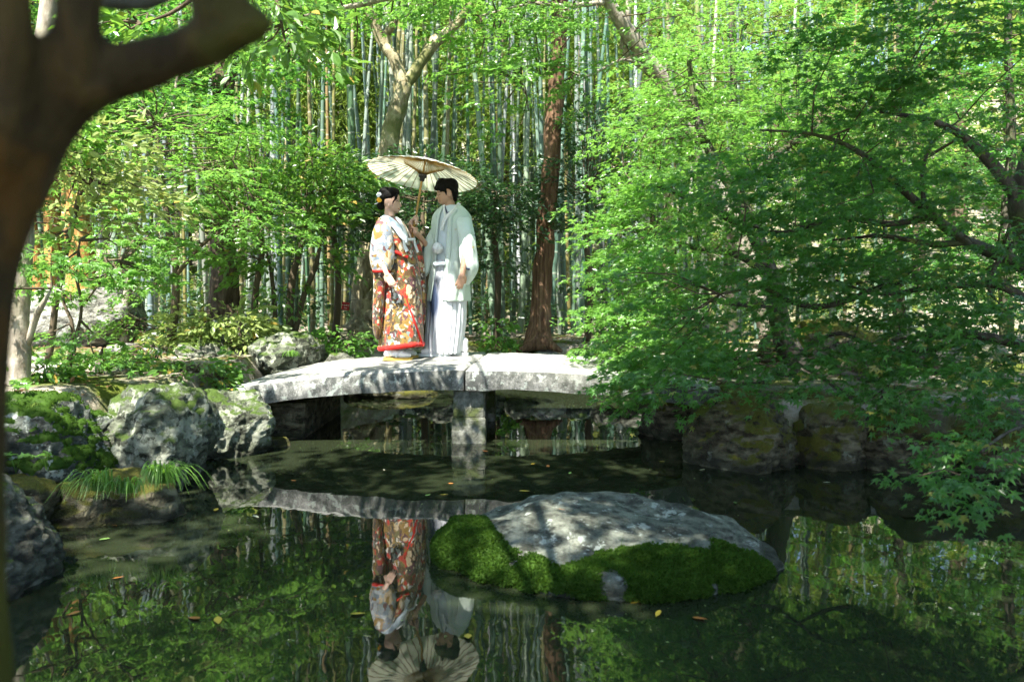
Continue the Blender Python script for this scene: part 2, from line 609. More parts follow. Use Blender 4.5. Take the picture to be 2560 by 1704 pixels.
b = N("mossy_path_stone")
p = b.pos()
col = b.ramp(b.noise(p, 14, 6, 0.7), [(0.32, (0.04, 0.042, 0.028)), (0.5, (0.085, 0.085, 0.06)), (0.7, (0.15, 0.15, 0.11))])
col = b.mix(b.ramp(b.noise(p, 4, 5), [(0.44, (0, 0, 0)), (0.56, (1, 1, 1))]), col, (0.055, 0.062, 0.014))
M['path_stone'] = b.done(b.principled(col, 0.9, 0.15, b.bump(b.noise(p, 35, 6, 0.7), 0.8, 0.02)))

b = N("forest_floor")
p = b.pos()
n1 = b.noise(p, 1.1, 6, 0.6)
n2 = b.noise(p, 9, 6, 0.7)
col = b.ramp(n2, [(0.3, (0.13, 0.105, 0.075)), (0.5, (0.28, 0.245, 0.19)), (0.7, (0.44, 0.40, 0.33))])
mo = b.mix(b.noise(p, 45, 4), (0.055, 0.075, 0.012), (0.15, 0.18, 0.03))
col = b.mix(b.ramp(n1, [(0.46, (0, 0, 0)), (0.56, (1, 1, 1))]), col, mo)
M['ground'] = b.done(b.principled(col, 0.95, 0.1, b.bump(b.noise(p, 40, 8, 0.7), 0.9, 0.03)))

b = N("pond_water")
p = b.pos((1, 0.55, 1))
h = b.math('ADD', b.noise(p, 3.2, 2, 0.5), b.math('MULTIPLY', b.noise(p, 14, 2, 0.5), 0.12))
wcol = b.mix(b.noise(b.pos(), 0.9, 3), (0.011, 0.016, 0.008), (0.021, 0.027, 0.013))
M['water'] = b.done(b.principled(wcol, 0.018, 0.5, b.bump(h, 0.034, 0.05), IOR=1.48))

M['bark_brown'] = bark_mat("brown_bark", (0.035, 0.024, 0.015), (0.085, 0.062, 0.04), (0.16, 0.125, 0.085), 1.0, 0.15)
M['bark_cedar'] = bark_mat("red_brown_cedar_bark", (0.05, 0.026, 0.014), (0.125, 0.070, 0.040), (0.23, 0.145, 0.09), 1.4, 0.06)
M['bark_orange'] = bark_mat("orange_peeling_bark", (0.16, 0.07, 0.02), (0.36, 0.19, 0.06), (0.50, 0.31, 0.12), 1.3, 0.08)
M['bark_pale'] = bark_mat("pale_bark", (0.16, 0.135, 0.10), (0.30, 0.265, 0.21), (0.44, 0.40, 0.33), 0.7, 0.5, patch=(0.22, 0.20, 0.14))
M['bark_tan'] = bark_mat("tan_mossy_bark", (0.10, 0.085, 0.045), (0.21, 0.18, 0.105), (0.35, 0.31, 0.20), 0.8, 0.35, patch=(0.42, 0.38, 0.24), moss=(0.10, 0.115, 0.03))
M['bark_maple'] = bark_mat("grey_green_maple_bark", (0.028, 0.024, 0.017), (0.058, 0.052, 0.038), (0.11, 0.10, 0.075), 0.8, 0.4, moss=(0.07, 0.085, 0.03))
M['bark_near'] = bark_mat("dark_mossy_bark", (0.011, 0.008, 0.003), (0.026, 0.018, 0.007), (0.052, 0.036, 0.012), 0.9, 0.4, moss=(0.055, 0.070, 0.004), patch=(0.065, 0.033, 0.006))
M['twig'] = plain("twig_bark", (0.09, 0.07, 0.045), 0.85, 0.2)

# ------------------------------------------------------------------ terrain and water
POND = np.array([(-3.2, 1.6), (-2.7, 2.6), (-2.55, 3.1), (-2.65, 3.6), (-2.6, 4.2), (-2.75, 4.8), (-2.5, 5.4), (-2.25, 6.0),
                 (-2.15, 6.8), (-2.2, 8.0), (-2.15, 9.5), (-1.3, 10.15), (-0.35, 10.25), (0.9, 10.4), (1.8, 9.5), (1.5, 8.0), (1.5, 6.4), (1.6, 5.8), (1.75, 5.6),
                 (2.3, 5.6), (3.2, 5.35), (5.5, 4.9), (6.0, 2.5), (5.0, 0.9), (2.0, 0.7), (-1.0, 1.2)])


def pond_sdf(x, y):
    """negative inside the pond"""
    q = np.stack([x, y], -1)
    d = np.full(len(q), 1e9)
    inside = np.zeros(len(q), bool)
    n = len(POND)
    for i in range(n):
        a, c = POND[i], POND[(i + 1) % n]
        e = c - a
        w = q - a
        t = np.clip((w @ e) / (e @ e), 0, 1)
        d = np.minimum(d, np.linalg.norm(w - t[:, None] * e, axis=1))
        cond = ((a[1] <= q[:, 1]) & (c[1] > q[:, 1])) | ((a[1] > q[:, 1]) & (c[1] <= q[:, 1]))
        with np.errstate(divide='ignore', invalid='ignore'):
            xi = a[0] + (q[:, 1] - a[1]) / (c[1] - a[1]) * (c[0] - a[0])
        inside ^= cond & (q[:, 0] < xi)
    return np.where(inside, -d, d)


def ground_z(x, y):
    x, y = np.asarray(x, float), np.asarray(y, float)
    s = pond_sdf(x, y)
    lr = np.clip((x + 2.0) / 3.5, 0, 1)
    top = 0.55 * (1 - lr) + 0.42 * lr
    back = np.clip((y - 8.6) / 2.0, 0, 1)
    top = top * (1 - back) + (0.43 + 0.03 * np.clip(y - 10.5, 0, 8)) * back
    near = np.clip((2.2 - y) / 1.5, 0, 1)
    top = top * (1 - near) + 0.22 * near
    hill = np.clip(y - 17, 0, None) * 0.34 + np.clip(np.abs(x) - 9, 0, None) * 0.10
    p = np.stack([x, y, 0 * x], -1)
    top = top + hill + 0.05 * fbm(p * 1.3, 4, 3) + 0.10 * fbm(p * 0.35, 2, 5) * np.clip(s, 0, 1)
    bank = np.clip((s - 0.02) / 0.30, 0, 1)
    bank = bank * bank * (3 - 2 * bank)
    deep = -0.5 * np.clip(-s / 0.4, 0, 1) - 0.08
    return deep * (1 - bank) + top * bank


def gz(x, y):
    return float(ground_z(np.array([x]), np.array([y]))[0])


def axis_pts(lo, a, b_, hi, fine, coarse):
    return np.concatenate([np.arange(lo, a, coarse), np.arange(a, b_, fine), np.arange(b_, hi + coarse, coarse)])


gx = axis_pts(-45, -7, 7, 45, 0.09, 0.8)
gy = axis_pts(-14, 0, 13, 60, 0.09, 0.8)
X, Y = np.meshgrid(gx, gy)
gv = np.stack([X.ravel(), Y.ravel(), ground_z(X.ravel(), Y.ravel())], -1)
ground = put("ground", gv, ring_faces(len(gy), len(gx), closed=False), M['ground'])
tag(ground, "leaf strewn earth bank with patches of moss around the pond", kind="structure")
wv = np.array([(-5, -1, 0), (8, -1, 0), (8, 11, 0), (-5, 11, 0)], float)
water = put("water", wv, np.array([(0, 1, 2, 3)]), M['water'], smooth=False)
tag(water, "still dark green pond mirroring the trees and bridge", kind="structure")


# ------------------------------------------------------------------ rocks
def ico(sub):
    bm = bmesh.new()
    bmesh.ops.create_icosphere(bm, subdivisions=sub, radius=1.0)
    bm.verts.ensure_lookup_table()
    v = np.array([x.co[:] for x in bm.verts])
    f = np.array([[l.index for l in fc.verts] for fc in bm.faces])
    bm.free()
    return v, f


ICO = {k: ico(k) for k in (3, 4, 5, 6)}


def rock_shape(c, r, seed, sub=5, planes=15, rough=0.10, top=None, lean=(0, 0), boxy=24):
    g = np.random.default_rng(seed)
    d, f = ICO[sub]
    n = norm(g.normal(size=(planes, 3)) * np.array([1, 1, 0.9]))
    o = g.uniform(0.70, 0.98, planes)
    n = np.vstack([n, [[0, 0, 1], [0, 0, -1]]])
    o = np.append(o, [g.uniform(0.78, 0.92), 0.9])
    dots = np.clip(d @ n.T, 0, None) / o
    rad = (np.sum(dots ** boxy, 1) + 0.95 ** boxy) ** (-1.0 / boxy)
    p = d * rad[:, None] * np.asarray(r)
    s = min(r)
    k = 1.0 / max(0.12, s)
    sa = norm(g.normal(size=3) * np.array([1, 1, 0.6]))           # tilt of the strata
    disp = fbm(p * 2.0 * k + seed * 3.1, 3, seed) * 0.9
    ridged = (1 - np.abs(fbm(p * 3.2 * k + seed, 4, seed + 9)) * 3.0) * 0.55
    u_ = (p @ sa) * 3.5 * k + 1.2 * fbm(p * 1.5 * k, 2, seed + 6)
    step_ = (u_ - np.floor(u_))
    strata = (np.floor(u_) * 1.7 % 1.0 - 0.5) * 0.55 - 0.25 * np.exp(-((step_ - 0.5) / 0.5) ** 8 * 0 - (np.minimum(step_, 1 - step_) / 0.07) ** 2)
    fine = (1 - np.abs(fbm(p * 9.0 * k, 4, seed + 12)) * 3.0) * 0.16
    p = p + d * ((disp + ridged + strata + fine) * rough * s)[:, None]
    p = p + d * (fbm(p * 24, 3, seed + 2) * 0.008)[:, None]
    p[:, 0] += lean[0] * p[:, 2]
    p[:, 1] += lean[1] * p[:, 2]
    return p + np.asarray(c), f


def rock(name, label, c, r, mat, seed, sub=5, cat="rock", group=None, **kw):
    t = thing(name, label, cat, (c[0], c[1], c[2] - r[2] * 0.8), group) if kw.pop("empty", False) else None
    v, f = rock_shape(c, r, seed, sub, **kw)
    if t is None:
        o = put(name, v, f, M[mat])
        return tag(o, label, cat, group), v, f
    o = put("stone", v, f, M[mat], t)
    return t, v, f


def face_geo(v, f):
    a, b_, c = v[f[:, 0]], v[f[:, 1]], v[f[:, 2]]
    n = np.cross(b_ - a, c - a)
    ar = np.linalg.norm(n, axis=1) + 1e-12
    return (a + b_ + c) / 3, n / ar[:, None], ar


def moss_part(parent, v, f, mask_v, thick, blades, name="moss", blade=(0.008, 0.018), grass=0):
    """a cushion of moss over the masked part of a rock: a lifted shell with short blades on it"""
    c = v.mean(0)
    fc, fn, fa = face_geo(v, f)
    vn = np.zeros_like(v)
    for k in range(3):
        np.add.at(vn, f[:, k], fn * fa[:, None])
    vn = norm(vn)
    lift = mask_v * thick * (0.75 + 0.8 * (fbm(v * 16, 3, 5) + 0.25)) - 0.004
    sv = v + vn * lift[:, None]
    fm = mask_v[f].mean(1)
    keep = fm > 0.12
    ff = f[keep]
    used, inv = np.unique(ff.ravel(), return_inverse=True)
    mb_v, mb_f = sv[used], inv.reshape(-1, 3)
    cc, nn, aa = face_geo(mb_v, mb_f)
    i = rng.choice(len(aa), blades, p=aa / aa.sum())
    w = rng.dirichlet((1, 1, 1), blades)
    pos = (mb_v[mb_f[i]] * w[:, :, None]).sum(1)
    ax = nn[i] + rng.normal(0, 0.55, (blades, 3)) + np.array([0, 0, 0.1])
    size = rng.uniform(*blade, blades)
    tv, tq = leaf_arrays('rhomb', pos, ax, rng.normal(size=(blades, 3)), size)
    if grass:
        j = rng.choice(len(aa), grass, p=aa / aa.sum())
        gv_, gq = leaf_arrays('blade', mb_v[mb_f[j, 0]], nn[j] + rng.normal(0, 0.7, (grass, 3)) + np.array([0, 0, .4]), rng.normal(size=(grass, 3)), rng.uniform(0.03, 0.08, grass))
        tq = np.vstack([tq, gq + len(tv)])
        tv = np.vstack([tv, gv_])
    base = len(mb_v)
    rnd = np.concatenate([rng.random(len(tq)), rng.random(len(mb_f)) * 0.5])
    o = put(name, np.vstack([mb_v, tv]), [tq + base, mb_f], M['moss_fuzz'], parent, True, rnd)
    o["kind"] = "stuff"
    return o


def sstep(x, a, b_):
    t = np.clip((x - a) / (b_ - a), 0, 1)
    return t * t * (3 - 2 * t)


# the low flat rock in the middle of the pond
isl = thing("island_rock", "long flat grey rock with thick green moss round its front, standing in the pond", "rock", (0.42, 3.6, 0.0))
d, f = ICO[6]
th = np.arctan2(d[:, 1], d[:, 0])
hor = np.hypot(d[:, 0], d[:, 1])
prof = hor ** 0.38
rx = np.where(d[:, 0] > 0, 0.77, 0.72)
v = np.stack([0.42 + d[:, 0] / np.maximum(hor, 1e-6) * prof * rx, 3.62 + d[:, 1] / np.maximum(hor, 1e-6) * prof * 0.50, np.sign(d[:, 2]) * np.abs(d[:, 2]) ** 0.55], -1)
xx = v[:, 0] - 0.42
ridge = 0.128 + 0.030 * np.exp(-((xx + 0.12) / 0.30) ** 2) - 0.035 * np.clip(-(xx + 0.3), 0, 1) / 0.4 - 0.10 * np.clip(xx - 0.42, 0, 1) / 0.4
tilt = (v[:, 1] - 3.62) * 0.10
zt = np.where(v[:, 2] > 0, v[:, 2] * (ridge + tilt), v[:, 2] * 0.3)
v[:, 2] = zt * np.where(zt > 0, 1 - 0.42 * sstep(3.62 - v[:, 1], 0.05, 0.5), 1)
edge = 0.10 * fbm(np.stack([np.cos(th) * 1.6, np.sin(th) * 1.6, 0 * th], -1), 3, 41)
v[:, 0] += np.cos(th) * edge * hor
v[:, 1] += np.sin(th) * edge * hor * 0.8 + 0.10 * xx * np.where(v[:, 1] < 3.6, -0.2, 0.15)
v[:, 2] += np.where(v[:, 2] > 0.03, 0.030 * fbm(v * np.array([3.0, 4.5, 0]), 2, 71) + 0.020 * np.abs(fbm(v * np.array([5.0, 8, 0]), 3, 75)), 0)
uu = (v[:, 0] * 0.35 + v[:, 1]) * 9 + 2.0 * fbm(v * 3, 2, 88)
v[:, 2] += np.where(v[:, 2] > 0.04, ((np.floor(uu) * 0.37) % 1.0 - 0.5) * 0.016, 0)
v += d * (0.022 * fbm(v * np.array([4, 4, 6]), 4, 11) + 0.020 * (1 - 2 * np.abs(fbm(v * np.array([7, 7, 14]), 4, 15))) + 0.004 * fbm(v * 40, 3, 19))[:, None]
put("stone", v, f, M['rock_island'], isl)
fy = v[:, 1] - 3.62
nz = fbm(v * 5, 3, 33) + 0.55 * fbm(v * 15, 3, 35)
fyb = -0.27 + 0.13 * np.exp(-((xx - 0.18) / 0.24) ** 2) - 0.04 * np.exp(-((xx + 0.15) / 0.15) ** 2)
m_front = sstep(fyb - fy + 0.10 * nz, -0.02, 0.07) * sstep(0.40 + 0.15 * nz - xx, 0.0, 0.12)
m_left = sstep(-xx + 0.12 * nz - 0.25 * np.clip(fy, -0.3, 1), 0.50, 0.58)
hole = sstep(np.hypot((xx + 0.03) / 0.075, (v[:, 2] - 0.045) / 0.045) + 0.5 * nz, 0.6, 1.2)
m_right = 0.55 * sstep(nz, 0.05, 0.25) * (xx > 0.45) * sstep(-fy, 0.0, 0.2)
mask = np.maximum(np.maximum(m_front * hole, m_left), m_right) * sstep(v[:, 2] + 0.02 * nz, 0.0, 0.02)
moss_part(isl, v, f, mask * (0.55 + 0.45 * sstep(nz, -0.25, 0.15)), 0.030, 30000, grass=260)

ROCKS = []
rk = [
    # name, label, centre, radii, material, seed, sub
    ("boulder", "pale grey creased boulder at the water's edge beside the near trunk", (-2.36, 3.25, 0.08), (0.44, 0.50, 0.36), 'rock_grey', 21, 6),
    ("boulder", "big grey boulder with white lichen, left of the stone beside the bridge", (-2.27, 5.10, 0.17), (0.35, 0.45, 0.46), 'rock_lichen', 5, 6),
    ("boulder", "wide moss capped boulder overhanging a dark hollow on the bank", (-2.82, 4.66, 0.22), (0.55, 0.52, 0.36), 'rock_moss', 12, 6),
    ("boulder", "green grey boulder at the pond edge just below the bridge end", (-2.17, 6.02, 0.12), (0.33, 0.38, 0.37), 'rock_lichen', 33, 6),
    ("boulder", "low muddy rock with grass growing on it at the water's edge", (-2.22, 4.42, 0.02), (0.46, 0.36, 0.21), 'rock_dark', 44, 5),
    ("boulder", "squat boulder with lichen patches behind the bridge end", (-2.22, 7.95, 0.56), (0.36, 0.34, 0.25), 'rock_lichen', 61, 5),
    ("boulder", "small grey stone between the lichen boulder and the bridge", (-1.74, 8.02, 0.48), (0.16, 0.15, 0.12), 'rock_grey', 72, 4),
    ("boulder", "flat grey rock behind the low shrub on the bank", (-3.02, 7.9, 0.54), (0.36, 0.26, 0.19), 'rock_grey', 83, 5),
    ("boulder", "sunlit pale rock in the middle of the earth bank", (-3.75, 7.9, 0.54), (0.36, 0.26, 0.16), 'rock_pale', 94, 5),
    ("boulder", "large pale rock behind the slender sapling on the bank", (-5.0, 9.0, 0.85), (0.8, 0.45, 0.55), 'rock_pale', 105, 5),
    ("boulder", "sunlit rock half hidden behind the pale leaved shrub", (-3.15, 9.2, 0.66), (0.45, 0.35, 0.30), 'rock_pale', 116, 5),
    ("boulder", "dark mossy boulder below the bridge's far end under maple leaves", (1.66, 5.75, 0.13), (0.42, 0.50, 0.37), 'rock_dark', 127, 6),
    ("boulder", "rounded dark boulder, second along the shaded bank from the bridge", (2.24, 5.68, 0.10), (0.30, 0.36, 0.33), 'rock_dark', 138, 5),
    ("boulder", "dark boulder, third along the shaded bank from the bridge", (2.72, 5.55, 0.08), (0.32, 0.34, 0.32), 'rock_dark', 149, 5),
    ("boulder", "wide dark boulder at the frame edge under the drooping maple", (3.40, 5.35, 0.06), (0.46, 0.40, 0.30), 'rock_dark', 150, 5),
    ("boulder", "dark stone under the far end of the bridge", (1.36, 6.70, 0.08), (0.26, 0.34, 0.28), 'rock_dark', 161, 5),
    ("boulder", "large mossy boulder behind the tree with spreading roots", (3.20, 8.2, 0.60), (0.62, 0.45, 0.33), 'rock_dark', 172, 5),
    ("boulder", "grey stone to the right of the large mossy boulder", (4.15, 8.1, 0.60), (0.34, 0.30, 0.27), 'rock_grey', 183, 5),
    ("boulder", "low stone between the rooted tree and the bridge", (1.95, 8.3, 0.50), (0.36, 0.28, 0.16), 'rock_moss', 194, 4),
    ("boulder", "small stone lying at the water under the bridge's near end", (-1.86, 6.28, -0.02), (0.14, 0.12, 0.10), 'rock_dark', 205, 4),
    ("boulder", "craggy dark rock added in place of the shaded hollow beside the moss capped boulder", (-2.72, 4.02, 0.04), (0.42, 0.34, 0.24), 'rock_dark', 227, 5),  # dark rock put in to stand for the shade of a hollow
    ("boulder", "dark rock filling the gap behind the two big lichen boulders", (-2.50, 5.62, 0.16), (0.30, 0.30, 0.36), 'rock_dark', 238, 5),
    ("boulder", "mossy rock at the frame edge behind the near boulder", (-3.05, 3.95, 0.22), (0.40, 0.42, 0.34), 'rock_moss', 249, 5),
    ("boulder", "low dark rock in the water behind the bridge's near span", (-1.35, 9.2, 0.02), (0.55, 0.30, 0.13), 'rock_dark', 260, 5),
    ("boulder", "pale stone on the earth at the frame edge beside the pale trunk", (-4.1, 6.6, 0.55), (0.4, 0.3, 0.15), 'rock_pale', 216, 4),
]
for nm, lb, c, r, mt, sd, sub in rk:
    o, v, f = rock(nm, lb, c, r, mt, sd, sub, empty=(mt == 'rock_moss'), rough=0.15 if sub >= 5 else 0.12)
    ROCKS.append((c, r))
    if mt == 'rock_moss':
        fc, fn, fa = face_geo(v, f)
        vn = np.zeros_like(v)
        for k in range(3):
            np.add.at(vn, f[:, k], fn * fa[:, None])
        vn = norm(vn)
        mk = sstep(vn[:, 2] + 0.6 * fbm(v * 4, 3, sd), 0.55, 0.8) * sstep(v[:, 2], 0.12, 0.2)
        moss_part(o, v, f, mk, 0.02, 5000)
# edging stones along the far bank behind the bridge
EDGE = [(965, 0.20), (1035, 0.24), (1105, 0.22), (1165, 0.16), (1235, 0.22), (1300, 0.22), (1372, 0.26), (1450, 0.22), (1520, 0.20), (900, 0.22), (840, 0.2), (1590, 0.22)]
EDL = ["behind the bride's sandals", "between the couple", "behind the groom's feet", "just right of the groom's hem", "below the leafy seedling", "left of the cedar's foot",
       "against the cedar's foot", "right of the cedar's foot", "at the row's maple end", "left of the bride's hem", "beside the small grey stone", "hidden under the maple"]
for k, ((px, rr), dl) in enumerate(zip(EDGE, EDL)):
    yy = 10.38 + 0.1 * math.sin(k * 2.1) - (0.5 if px > 1500 else 0.3 if px < 900 else 0)
    c = (P(px, 880, yy)[0], yy, 0.30)
    o, v, f = rock("edging_stone", "flat edging stone of the far bank " + dl, c, (rr, 0.2, 0.17 + 0.03 * math.sin(k * 3.7)), ('rock_pale', 'rock_moss', 'rock_grey')[k % 3], 300 + k, 4,
                   "stone", "edging stones along the far bank", boxy=18)

# ------------------------------------------------------------------ stone bridge
def deck_z(x):
    return 0.605 - 0.040 * (x + 0.3) ** 2


bridge = thing("stone_bridge", "gently arched granite slab bridge over the pond under the couple", "bridge", (-0.3, 7.1, 0.0))


def slab(name, x0f, x0b, x1f, x1b, y0, y1, thick, seed, nx=90, ny=44, parent=bridge, zf=deck_z, mat='granite'):
    u = np.linspace(0, 1, nx)
    w = np.linspace(0, 1, ny)
    U, W = np.meshgrid(u, w)
    jag = 0.018 * fbm(np.stack([W.ravel() * 9, 0 * W.ravel(), 0 * W.ravel() + 3], -1), 3, 77).reshape(W.shape)
    xa = x0f + (x0b - x0f) * W + jag
    xb = x1f + (x1b - x1f) * W + jag
    Xs = xa + (xb - xa) * U
    front = 0.02 * fbm(np.stack([Xs.ravel() * 2, 0 * Xs.ravel(), 0 * Xs.ravel()], -1), 3, seed + 5).reshape(W.shape)
    Ys = y0 + (y1 - y0) * W + front * (1 - W)
    pt = np.stack([Xs, Ys, 0 * Xs], -1).reshape(-1, 3)
    bev = np.minimum(np.minimum(W * (y1 - y0), (1 - W) * (y1 - y0)), np.minimum(U * (xb - xa), (1 - U) * (xb - xa)))
    rd = 0.022
    drop = rd - np.sqrt(np.clip(rd ** 2 - np.clip(rd - bev, 0, rd) ** 2, 0, None))
    Zt = zf(Xs) - drop + 0.008 * fbm(pt * 3, 3, seed).reshape(W.shape) + 0.004 * fbm(pt * 14, 3, seed + 1).reshape(W.shape)
    Zb = zf(Xs) - thick + 0.012 * fbm(pt * 4, 3, seed + 3).reshape(W.shape)
    top = np.stack([Xs, Ys, Zt], -1)
    bot = np.stack([Xs, Ys, Zb], -1)
    mb = MB()
    q = ring_faces(ny, nx, closed=False)
    mb.add(top.reshape(-1, 3), q)
    mb.add(bot.reshape(-1, 3), q[:, ::-1])
    # side walls with rough faces
    idx = np.concatenate([np.arange(nx), np.arange(1, ny) * nx + nx - 1, (ny - 1) * nx + np.arange(nx - 2, -1, -1), np.arange(ny - 2, 0, -1) * nx])
    T, B = top.reshape(-1, 3)[idx], bot.reshape(-1, 3)[idx]
    nlev = 9
    cen = np.array([(x0f + x1f) / 2, (y0 + y1) / 2, 0.5])
    lev = []
    for k in range(nlev):
        s = k / (nlev - 1)
        L = T * (1 - s) + B * s
        out = np.zeros_like(L)
        out[:nx, 1] = -1
        amp = math.sin(math.pi * s)
        L = L + out * (0.010 * amp + 0.012 * amp * fbm(L * np.array([7, 7, 12]), 4, seed + 8))[:, None]
        lev.append(L)
    mb.add(np.vstack(lev), ring_faces(nlev, len(idx))[:, ::-1])
    return mb.put(name, M[mat], parent)


slab("deck_slab", -2.25, -2.05, -0.383, -0.257, 6.28, 7.98, 0.172, 1)
slab("deck_slab", -0.371, -0.245, 1.72, 1.66, 6.28, 7.98, 0.172, 2)


def block(mb, lo, hi, seed, bev=0.015, n=12):
    """a rough stone block"""
    lo, hi = np.array(lo, float), np.array(hi, float)
    bm = bmesh.new()
    bmesh.ops.create_cube(bm, size=1.0)
    bmesh.ops.bevel(bm, geom=bm.edges[:], offset=bev / max(hi - lo), segments=2, affect='EDGES')
    bmesh.ops.subdivide_edges(bm, edges=[e for e in bm.edges if e.calc_length() > 0.3], cuts=n, use_grid_fill=True)
    bmesh.ops.triangulate(bm, faces=bm.faces[:])
    bm.verts.index_update()
    v = np.array([x.co[:] for x in bm.verts]) * (hi - lo) + (lo + hi) / 2
    f = np.array([[l.index for l in fc.verts] for fc in bm.faces])
    bm.free()
    dn = norm(v - (lo + hi) / 2)
    v = v + dn * (0.012 * fbm(v * 8, 3, seed) + 0.006 * fbm(v * 28, 3, seed + 1))[:, None]
    mb.add(v, None, f)


for k, (lo, hi) in enumerate([((-0.468, 6.36, 0.200), (-0.216, 6.66, 0.425)), ((-0.478, 6.34, -0.4), (-0.208, 6.68, 0.205)),
                              ((-0.44, 7.45, -0.4), (-0.16, 7.75, 0.42))]):
    mb = MB()
    block(mb, lo, hi, 50 + k)
    mb.put("pillar_block", M['pillar'], bridge, smooth=False)
mb = MB()
block(mb, (-2.6, 6.55, -0.4), (-1.70, 7.95, 0.29), 60)
mb.put("abutment", M['rock_dark'], bridge, smooth=False)
mb = MB()
block(mb, (1.45, 6.55, -0.4), (1.95, 7.9, 0.26), 61)
mb.put("abutment", M['rock_dark'], bridge, smooth=False)

# stone slabs of the path on the shaded bank
for lb, (xa, xb, ya, yb, zz), sd in [("long stone slab of the path below the tree with spreading roots", (1.62, 2.85, 5.95, 6.85, 0.475), 11),
                                     ("stone path slab at the frame edge above the dark boulders", (2.55, 4.3, 5.2, 5.75, 0.425), 12)]:
    o = slab("path_slab", xa, xa + 0.06, xb, xb + 0.02, ya, yb, 0.14, sd, 50, 30, None, lambda x, zz=zz: zz + 0 * x, 'path_stone')
    tag(o, lb, "path slab")

# ------------------------------------------------------------------ trees
def W(pts):
    """[(px, py, Y)] photo points with their distance -> world"""
    return np.array([P(*q) for q in pts])


def Bl(px, py, Y, rpx, rpy, ry):
    c = P(px, py, Y)
    return (c[0], c[1], c[2], rpx / FPX * Y, ry, rpy / FPX * Y)


def limb_mesh(limbs, n=10, seed=0, knob=0.12, step=0.06):
    mb = MB()
    samples = []
    for k, (pts, rad) in enumerate(limbs):
        p, r = smooth_path(pts, step, rad)
        p = p + 0.25 * r[:, None] * np.stack([fbm(p * 4 + 7 * k, 2, seed), fbm(p * 4 + 31, 2, seed + 1), 0 * r], -1)
        nn = n if r.max() > 0.03 else max(5, n // 2)
        v, q, t = tube(p, r, nn)
        cen = np.vstack([np.repeat(p, nn, 0), p[0], p[-1]])
        dv = v - cen
        v = cen + dv * (1 + knob * fbm(v * np.array([9, 9, 4]), 3, seed + 3) * 1.6)[:, None]
        mb.add(v, q, t)
        samples.append(p)
    return mb, np.vstack(samples)


def tree(name, label, limbs, bark, crowns=(), cat="tree", group=None, n=10, seed=1, twig=0.35, leaf_parts=0, knob=0.12, twig_len=0.7):
    base = np.asarray(limbs[0][0][0])
    t = thing(name, label, cat, tuple(base), group)
    mb, samp = limb_mesh(limbs, n, seed, knob)
    mb.put("trunk", M[bark], t)
    tw = MB()
    best = []
    for ci, cr in enumerate(crowns):
        C, D = blob_points(cr['blobs'], cr['n'], cr.get('shell', 0.45))
        keep = C[:, 2] > cr.get('zmin', 0.25)
        C, D = C[keep], D[keep]
        ctr = cr.get('centre', samp.mean(0))
        out = C - ctr
        D = norm(out * np.array([1, 1, 0.15])) * 0.75 + D * np.array([0.6, 0.6, 0.2]) + np.array([0, 0, cr.get('lift', -0.08)])
        R = rng.uniform(0.75, 1.25, len(C)) * cr['R']
        pos, ax, nm = sprays(C, D, R, cr['k'], cr.get('flat', 0.25), cr.get('njit', 0.35), cr.get('droop', 0.22), cr.get('width', 0.6))
        size = cr['size'] * rng.uniform(0.55, 1.35, len(pos))
        ok = pos[:, 2] > 0.03
        pos, ax, nm, size = pos[ok], ax[ok], nm[ok], size[ok]
        if leaf_parts and ci == 0:
            px = CX + FPX * pos[:, 0] / pos[:, 1]
            py = HY + FPX * (CH - pos[:, 2]) / pos[:, 1]
            vis = (px > 10) & (px < 2550) & (py > 10) & (py < 1690) & (pos[:, 1] > 0.8)
            show = np.where(vis, size / np.maximum(pos[:, 1], 0.3), 0)
            order = np.argsort(-show)[:leaf_parts]
            tv, tq = TMPL[cr['leaf']]
            metas = [np_mesh("leaf", tv, tq, M[cr['mat']], False, np.full(len(tq), rv)) for rv in (0.15, 0.4, 0.65, 0.85)]
            A = norm(ax)
            S = norm(np.cross(A, nm))
            Nn = np.cross(S, A)
            for j, i in enumerate(order):
                o = bpy.data.objects.new("leaf", metas[j % 4])
                m = Matrix(((S[i][0], A[i][0], Nn[i][0]), (S[i][1], A[i][1], Nn[i][1]), (S[i][2], A[i][2], Nn[i][2]))).to_4x4() @ Matrix.Scale(size[i], 4)
                m.translation = Vector(pos[i] - base)
                link(o, t)
                o.matrix_local = m
            rest = np.ones(len(pos), bool)
            rest[order] = False
            pos, ax, nm, size = pos[rest], ax[rest], nm[rest], size[rest]
        put_leaves("crown", cr['leaf'], pos, ax, nm, size, M[cr['mat']], t, stuff=bool(leaf_parts))
        sel = rng.random(len(C)) < cr.get('twig', twig)
        for c, d_, r_ in zip(C[sel], norm(D[sel]), R[sel]):
            i = np.argmin(((samp - c) ** 2).sum(1))
            a = samp[i] - c
            L = np.linalg.norm(a)
            a = c + a / max(L, 1e-6) * min(L, twig_len)
            e = c + d_ * r_ * 0.8 - np.array([0, 0, 0.15 * r_])
            m1 = (a + c) / 2 + rng.normal(0, 0.05, 3)
            v, q, _ = tube(np.array([a, m1, c, e]), np.array([0.010, 0.007, 0.005, 0.002]) * cr.get('tr', 1.0), 4, caps=False)
            tw.add(v, q)
    if tw.n:
        tw.put("branches", M[cr.get('twigmat', 'twig')], t)["kind"] = "stuff"
    return t


